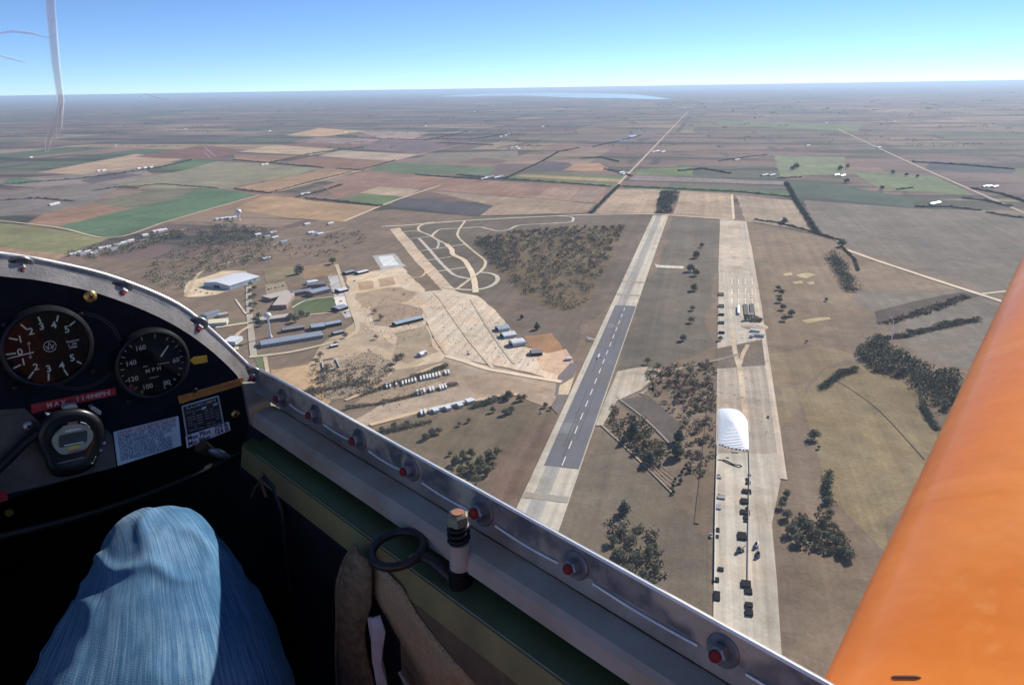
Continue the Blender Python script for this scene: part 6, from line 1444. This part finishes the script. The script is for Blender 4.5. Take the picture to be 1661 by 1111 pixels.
[stroke(b, ZS(x0, 460-(x0-515)*.2, .0105), ZS(x0+22, 455-(x0-515)*.2, .0105), .0016) for x0 in range(520, 740, 30)]
b.build('face_print', M_WHITE, sw)
b = MB(); b.prism(zs_loop([(555, 700), (585, 685), (690, 665), (735, 662), (728, 700), (640, 722), (560, 740)], .0102), Fv*.0003); b.build('yellow_print', mat('print_yellow', (.62, .50, .04), rough=.5), sw)
b = MB(); stroke(b, ZS(560, 775, .0098), ZS(790, 730, .0098), .0016); stroke(b, ZS(555, 340, .0100), ZS(700, 322, .0100), .0022); b.build('red_print', M_INKR, sw)
b = MB(); b.tube([ZS(x, y, .0100) for x, y in ((370, 500), (390, 490), (400, 465), (500, 375))], .0006, 5); b.tube([ZS(x, y, .0100) for x, y in ((745, 325), (820, 345), (880, 405))], .0007, 5); b.build('bezel_line', M_STEEL, sw)
M_BTN = mat('button_grey', (.42, .43, .38), rough=.4, scale=100, metal=.2)
for pts in (((480, 125), (520, 75), (680, 50), (710, 90), (700, 130), (500, 160)), ((890, 110), (930, 80), (1070, 165), (1050, 225), (1000, 200), (900, 130)), ((235, 215), (260, 200), (340, 200), (335, 235), (250, 250))):
    MB().prism(zs_loop(pts, .003), Fv*.008).build('button', M_BTN, sw, bevel=.0008)
for (x0, y0, x1, y1) in ((320, 960, 985, 800), (340, 1000, 470, 970), (830, 890, 980, 845), (830, 925, 960, 885), (910, 945, 940, 920)):
    MB().tube([ZS(x0, y0, .0082), ZS(x1, y1, .0066)], .0006, 5).build('grip_ridge', M_STEEL, sw)
for x, y in ((1095, 630), (1040, 740)): MB().lathe(ZS(x, y, .002), -Fv, [(0, .0022), (.0015, .002), (.0025, .001)], 10).build('case_screw', M_STEEL, sw, smooth=50)
MB().tube([ONF(x, y, fS) for x, y in ((62, 702), (40, 718), (10, 748), (-30, 785))], .0045, 8).build('strap', M_BLACK, sw, smooth=60)

# ================================================================== PILOT'S LEGS
def denim_material():
    m = bpy.data.materials.new('denim'); m.use_nodes = True; t = m.node_tree; b = t.nodes['Principled BSDF']
    uv = nd(t, 'ShaderNodeUVMap'); uv.uv_map = 'UVMap'
    tc = nd(t, 'ShaderNodeTexCoord')
    st = noise(t, vscale(t, uv.outputs[0], (3.5, 130, 0)), 1.6, 6, 0.8)          # slub streaks along the leg
    st2 = noise(t, vscale(t, uv.outputs[0], (9, 160, 0)), 2.0, 4, 0.8)
    bl = noise(t, tc.outputs['Object'], 14, 5)
    rot = nd(t, 'ShaderNodeMapping'); rot.inputs['Rotation'].default_value = (0, 0, math.radians(38)); t.links.new(vscale(t, uv.outputs[0], (1, .55, 0)), rot.inputs[0])
    wv = nd(t, 'ShaderNodeTexWave'); wv.inputs['Scale'].default_value = 150; wv.inputs['Distortion'].default_value = 7.0; wv.inputs['Detail'].default_value = 2; t.links.new(rot.outputs[0], wv.inputs['Vector'])
    f = mathn(t, 'ADD', maprange(t, st, .32, .68, .08, .48), mathn(t, 'ADD', maprange(t, bl, .3, .7, 0, .28), maprange(t, st2, .3, .7, 0, .22)))
    f = mathn(t, 'ADD', f, maprange(t, wv.outputs['Fac'], 0, 1, -.03, .03))
    cr = nd(t, 'ShaderNodeValToRGB'); e = cr.color_ramp.elements; e[0].position = .12; e[0].color = (.006, .040, .105, 1); e[1].position = .92; e[1].color = (.25, .39, .51, 1)
    k = e.new(.5); k.color = (.055, .145, .255, 1)
    t.links.new(f, cr.inputs[0]); t.links.new(cr.outputs[0], b.inputs['Base Color']); b.inputs['Roughness'].default_value = .92; b.inputs['Specular IOR Level'].default_value = .15
    b.inputs['Sheen Weight'].default_value = .06
    bp = nd(t, 'ShaderNodeBump'); bp.inputs['Strength'].default_value = .3; bp.inputs['Distance'].default_value = .0008
    t.links.new(mathn(t, 'ADD', st, mathn(t, 'MULTIPLY', wv.outputs['Fac'], .12)), bp.inputs['Height']); t.links.new(bp.outputs[0], b.inputs['Normal'])
    return m
M_DENIM = denim_material()
LEG = [(.20,.05,-.78,.125),(.32,.062,-.68,.126),(.42,.080,-.60,.124),(.50,.101,-.535,.114),(.56,.124,-.480,.098),(.605,.143,-.437,.077),(.64,.157,-.412,.058),(.668,.162,-.420,.048),(.69,.160,-.47,.052),(.72,.155,-.56,.058),(.78,.150,-.70,.058),(.84,.15,-.82,.05)]
def catmull(P, k):
    P = [np.array(p, float) for p in P]; out = []
    for i in range(len(P)-1):
        p0, p1, p2, p3 = P[max(i-1, 0)], P[i], P[i+1], P[min(i+2, len(P)-1)]
        for t in np.linspace(0, 1, k, endpoint=False): out.append(0.5*((2*p1)+(-p0+p2)*t+(2*p0-5*p1+4*p2-p3)*t*t+(-p0+3*p1-3*p2+p3)*t**3))
    out.append(P[-1]); return out
from mathutils import noise as mnoise
def leg_rows(side):
    C = catmull(LEG, 14); rows = []; uvs = []; N = 96
    for i, c in enumerate(C):
        a = C[max(i-1, 0)]; b_ = C[min(i+1, len(C)-1)]; tg = (b_-a)[:3]; tg /= np.linalg.norm(tg)
        rgt = np.array([0, 1.0, 0]); rgt = rgt-tg*(rgt@tg); rgt /= np.linalg.norm(rgt); upv = np.cross(rgt, tg); 
        if upv[2] < 0 and abs(upv[2]) > .2: upv = -upv
        if i and upv@pu < 0: upv = -upv
        pu = upv; row = []; uu = []
        s = i/len(C)
        for k in range(N):
            t = 2*math.pi*k/N; x, y = math.cos(t), math.sin(t)
            r = c[3]*(1+.0)
            # cloth stands off in soft ridges, bags on the inner side and folds round the knee
            kn = math.exp(-((s-.54)/.09)**2); md = math.exp(-((s-.33)/.13)**2)
            ridge = .05*math.exp(-((t-1.05)/.30)**2)*(1-kn*.5)-.05*math.exp(-((t-.45)/.35)**2)
            bag = .17*md*math.exp(-((t-3.0)/.75)**2)+.10*math.exp(-((s-.46)/.09)**2)*math.exp(-((t-.15)/.5)**2)
            wr = .012*math.sin(3*t+14*s)*kn+.030*kn*math.sin(46*s+2.6*t)*max(0, math.sin(t+.3))+.022*math.sin(30*s-3*t)*max(0, -x)*(.4+md)
            wr += .012*math.sin(11*s+2*t)*max(0, x)+.006*math.sin(60*s+5*t)*(kn+.3)
            nz = mnoise.fractal(Vector((c[0]*16, math.cos(t)*1.3, math.sin(t)*1.3+side*5)), .9, 2.0, 3)
            cre = 1-abs(mnoise.noise(Vector((s*15+1.4*math.sin(t), math.cos(t)*1.6, math.sin(t)*1.6+side*3))))*2.4
            fold = max(0, cre)**3*(.07*kn+.03*md*max(0, -x)+.014)
            rr = r*(1+ridge+bag+wr*.5+.022*nz+fold)
            p = c[:3]+rgt*x*rr+upv*y*rr
            row.append(PA(p[0], p[1] if side > 0 else -p[1]-.10, p[2])); uu.append((s*1.1, k/N))
        rows.append(row); uvs.append(uu)
    return rows, uvs
person = empty('person', tuple(PA(-.1, 0, -.8)), 'pilot with one bent knee in faded blue denim jeans under the panel', 'person')
bm = bmesh.new(); uvl = bm.loops.layers.uv.new('UVMap')
for side in (1, -1):
    rows_, uvs_ = leg_rows(side); N = len(rows_[0]); VV = [[bm.verts.new(tuple(p)) for p in r] for r in rows_]
    for j in range(len(rows_)-1):
        for i in range(N):
            k = (i+1) % N; fce = bm.faces.new((VV[j][i], VV[j][k], VV[j+1][k], VV[j+1][i]))
            for lp, (jj, ii, uw) in zip(fce.loops, ((j, i, i/N), (j, k, (i+1)/N), (j+1, k, (i+1)/N), (j+1, i, i/N))): lp[uvl].uv = (uvs_[jj][ii][0], uw)
    if side == 1: VR = VV
    else: VL = VV
# pelvis: bridge the two hip rings over the seat
bmesh.ops.contextual_create(bm, geom=VR[-1]); bmesh.ops.contextual_create(bm, geom=VL[-1])
hipR = VR[0]; hipL = VL[0]
pel = [bm.verts.new(tuple(PA(-.10, -.05+.19*math.cos(t), -.80+.12*math.sin(t)))) for t in [2*math.pi*k/96 for k in range(96)]]
for i in range(96):
    k = (i+1) % 96
    try: bm.faces.new((hipR[i], hipR[k], pel[k], pel[i]))
    except Exception: pass
    try: bm.faces.new((hipL[(48-i) % 96], hipL[(48-k) % 96], pel[k], pel[i]))
    except Exception: pass
bmesh.ops.contextual_create(bm, geom=pel)
bmesh.ops.recalc_face_normals(bm, faces=bm.faces)
me = bpy.data.meshes.new('jeans'); bm.to_mesh(me); bm.free(); me.materials.append(M_DENIM)
me.polygons.foreach_set('use_smooth', [True]*len(me.polygons))
jeans = bpy.data.objects.new('jeans', me); COL.objects.link(jeans); put(jeans, person)
sb = jeans.modifiers.new('subd', 'SUBSURF'); sb.levels = 1; sb.render_levels = 1
# side seam of the jeans
for side in (1,):
    rows_, _ = leg_rows(side); seam = [r[46]+ (np.array(r[34])-np.mean(r, axis=0))*.01 for r in rows_[4:78]]
    MB().tube(seam, .0016, 6).build('seam', M_DENIM, person, smooth=60)

# ================================================================== haze: the air of the plain
hb = MB(); S_ = RFAR*1.02; hb.box((0, 0, (2.5+GZ-1.5)/2), (2*S_, 0, 0), (0, 2*S_, 0), (0, 0, 2.5-(GZ-1.5)))
hm = bpy.data.materials.new('haze_air'); hm.use_nodes = True; t = hm.node_tree
for n in list(t.nodes): t.nodes.remove(n)
out = nd(t, 'ShaderNodeOutputMaterial'); pv = nd(t, 'ShaderNodeVolumePrincipled'); pv.inputs['Color'].default_value = (0.60, 0.78, 1.0, 1); pv.inputs['Density'].default_value = 3.3e-5; pv.inputs['Anisotropy'].default_value = 0.2
t.links.new(pv.outputs[0], out.inputs['Volume'])
haze = hb.build('haze', hm); tag(haze, 'thin blue haze lying over the distant plain', 'haze', kind='stuff')
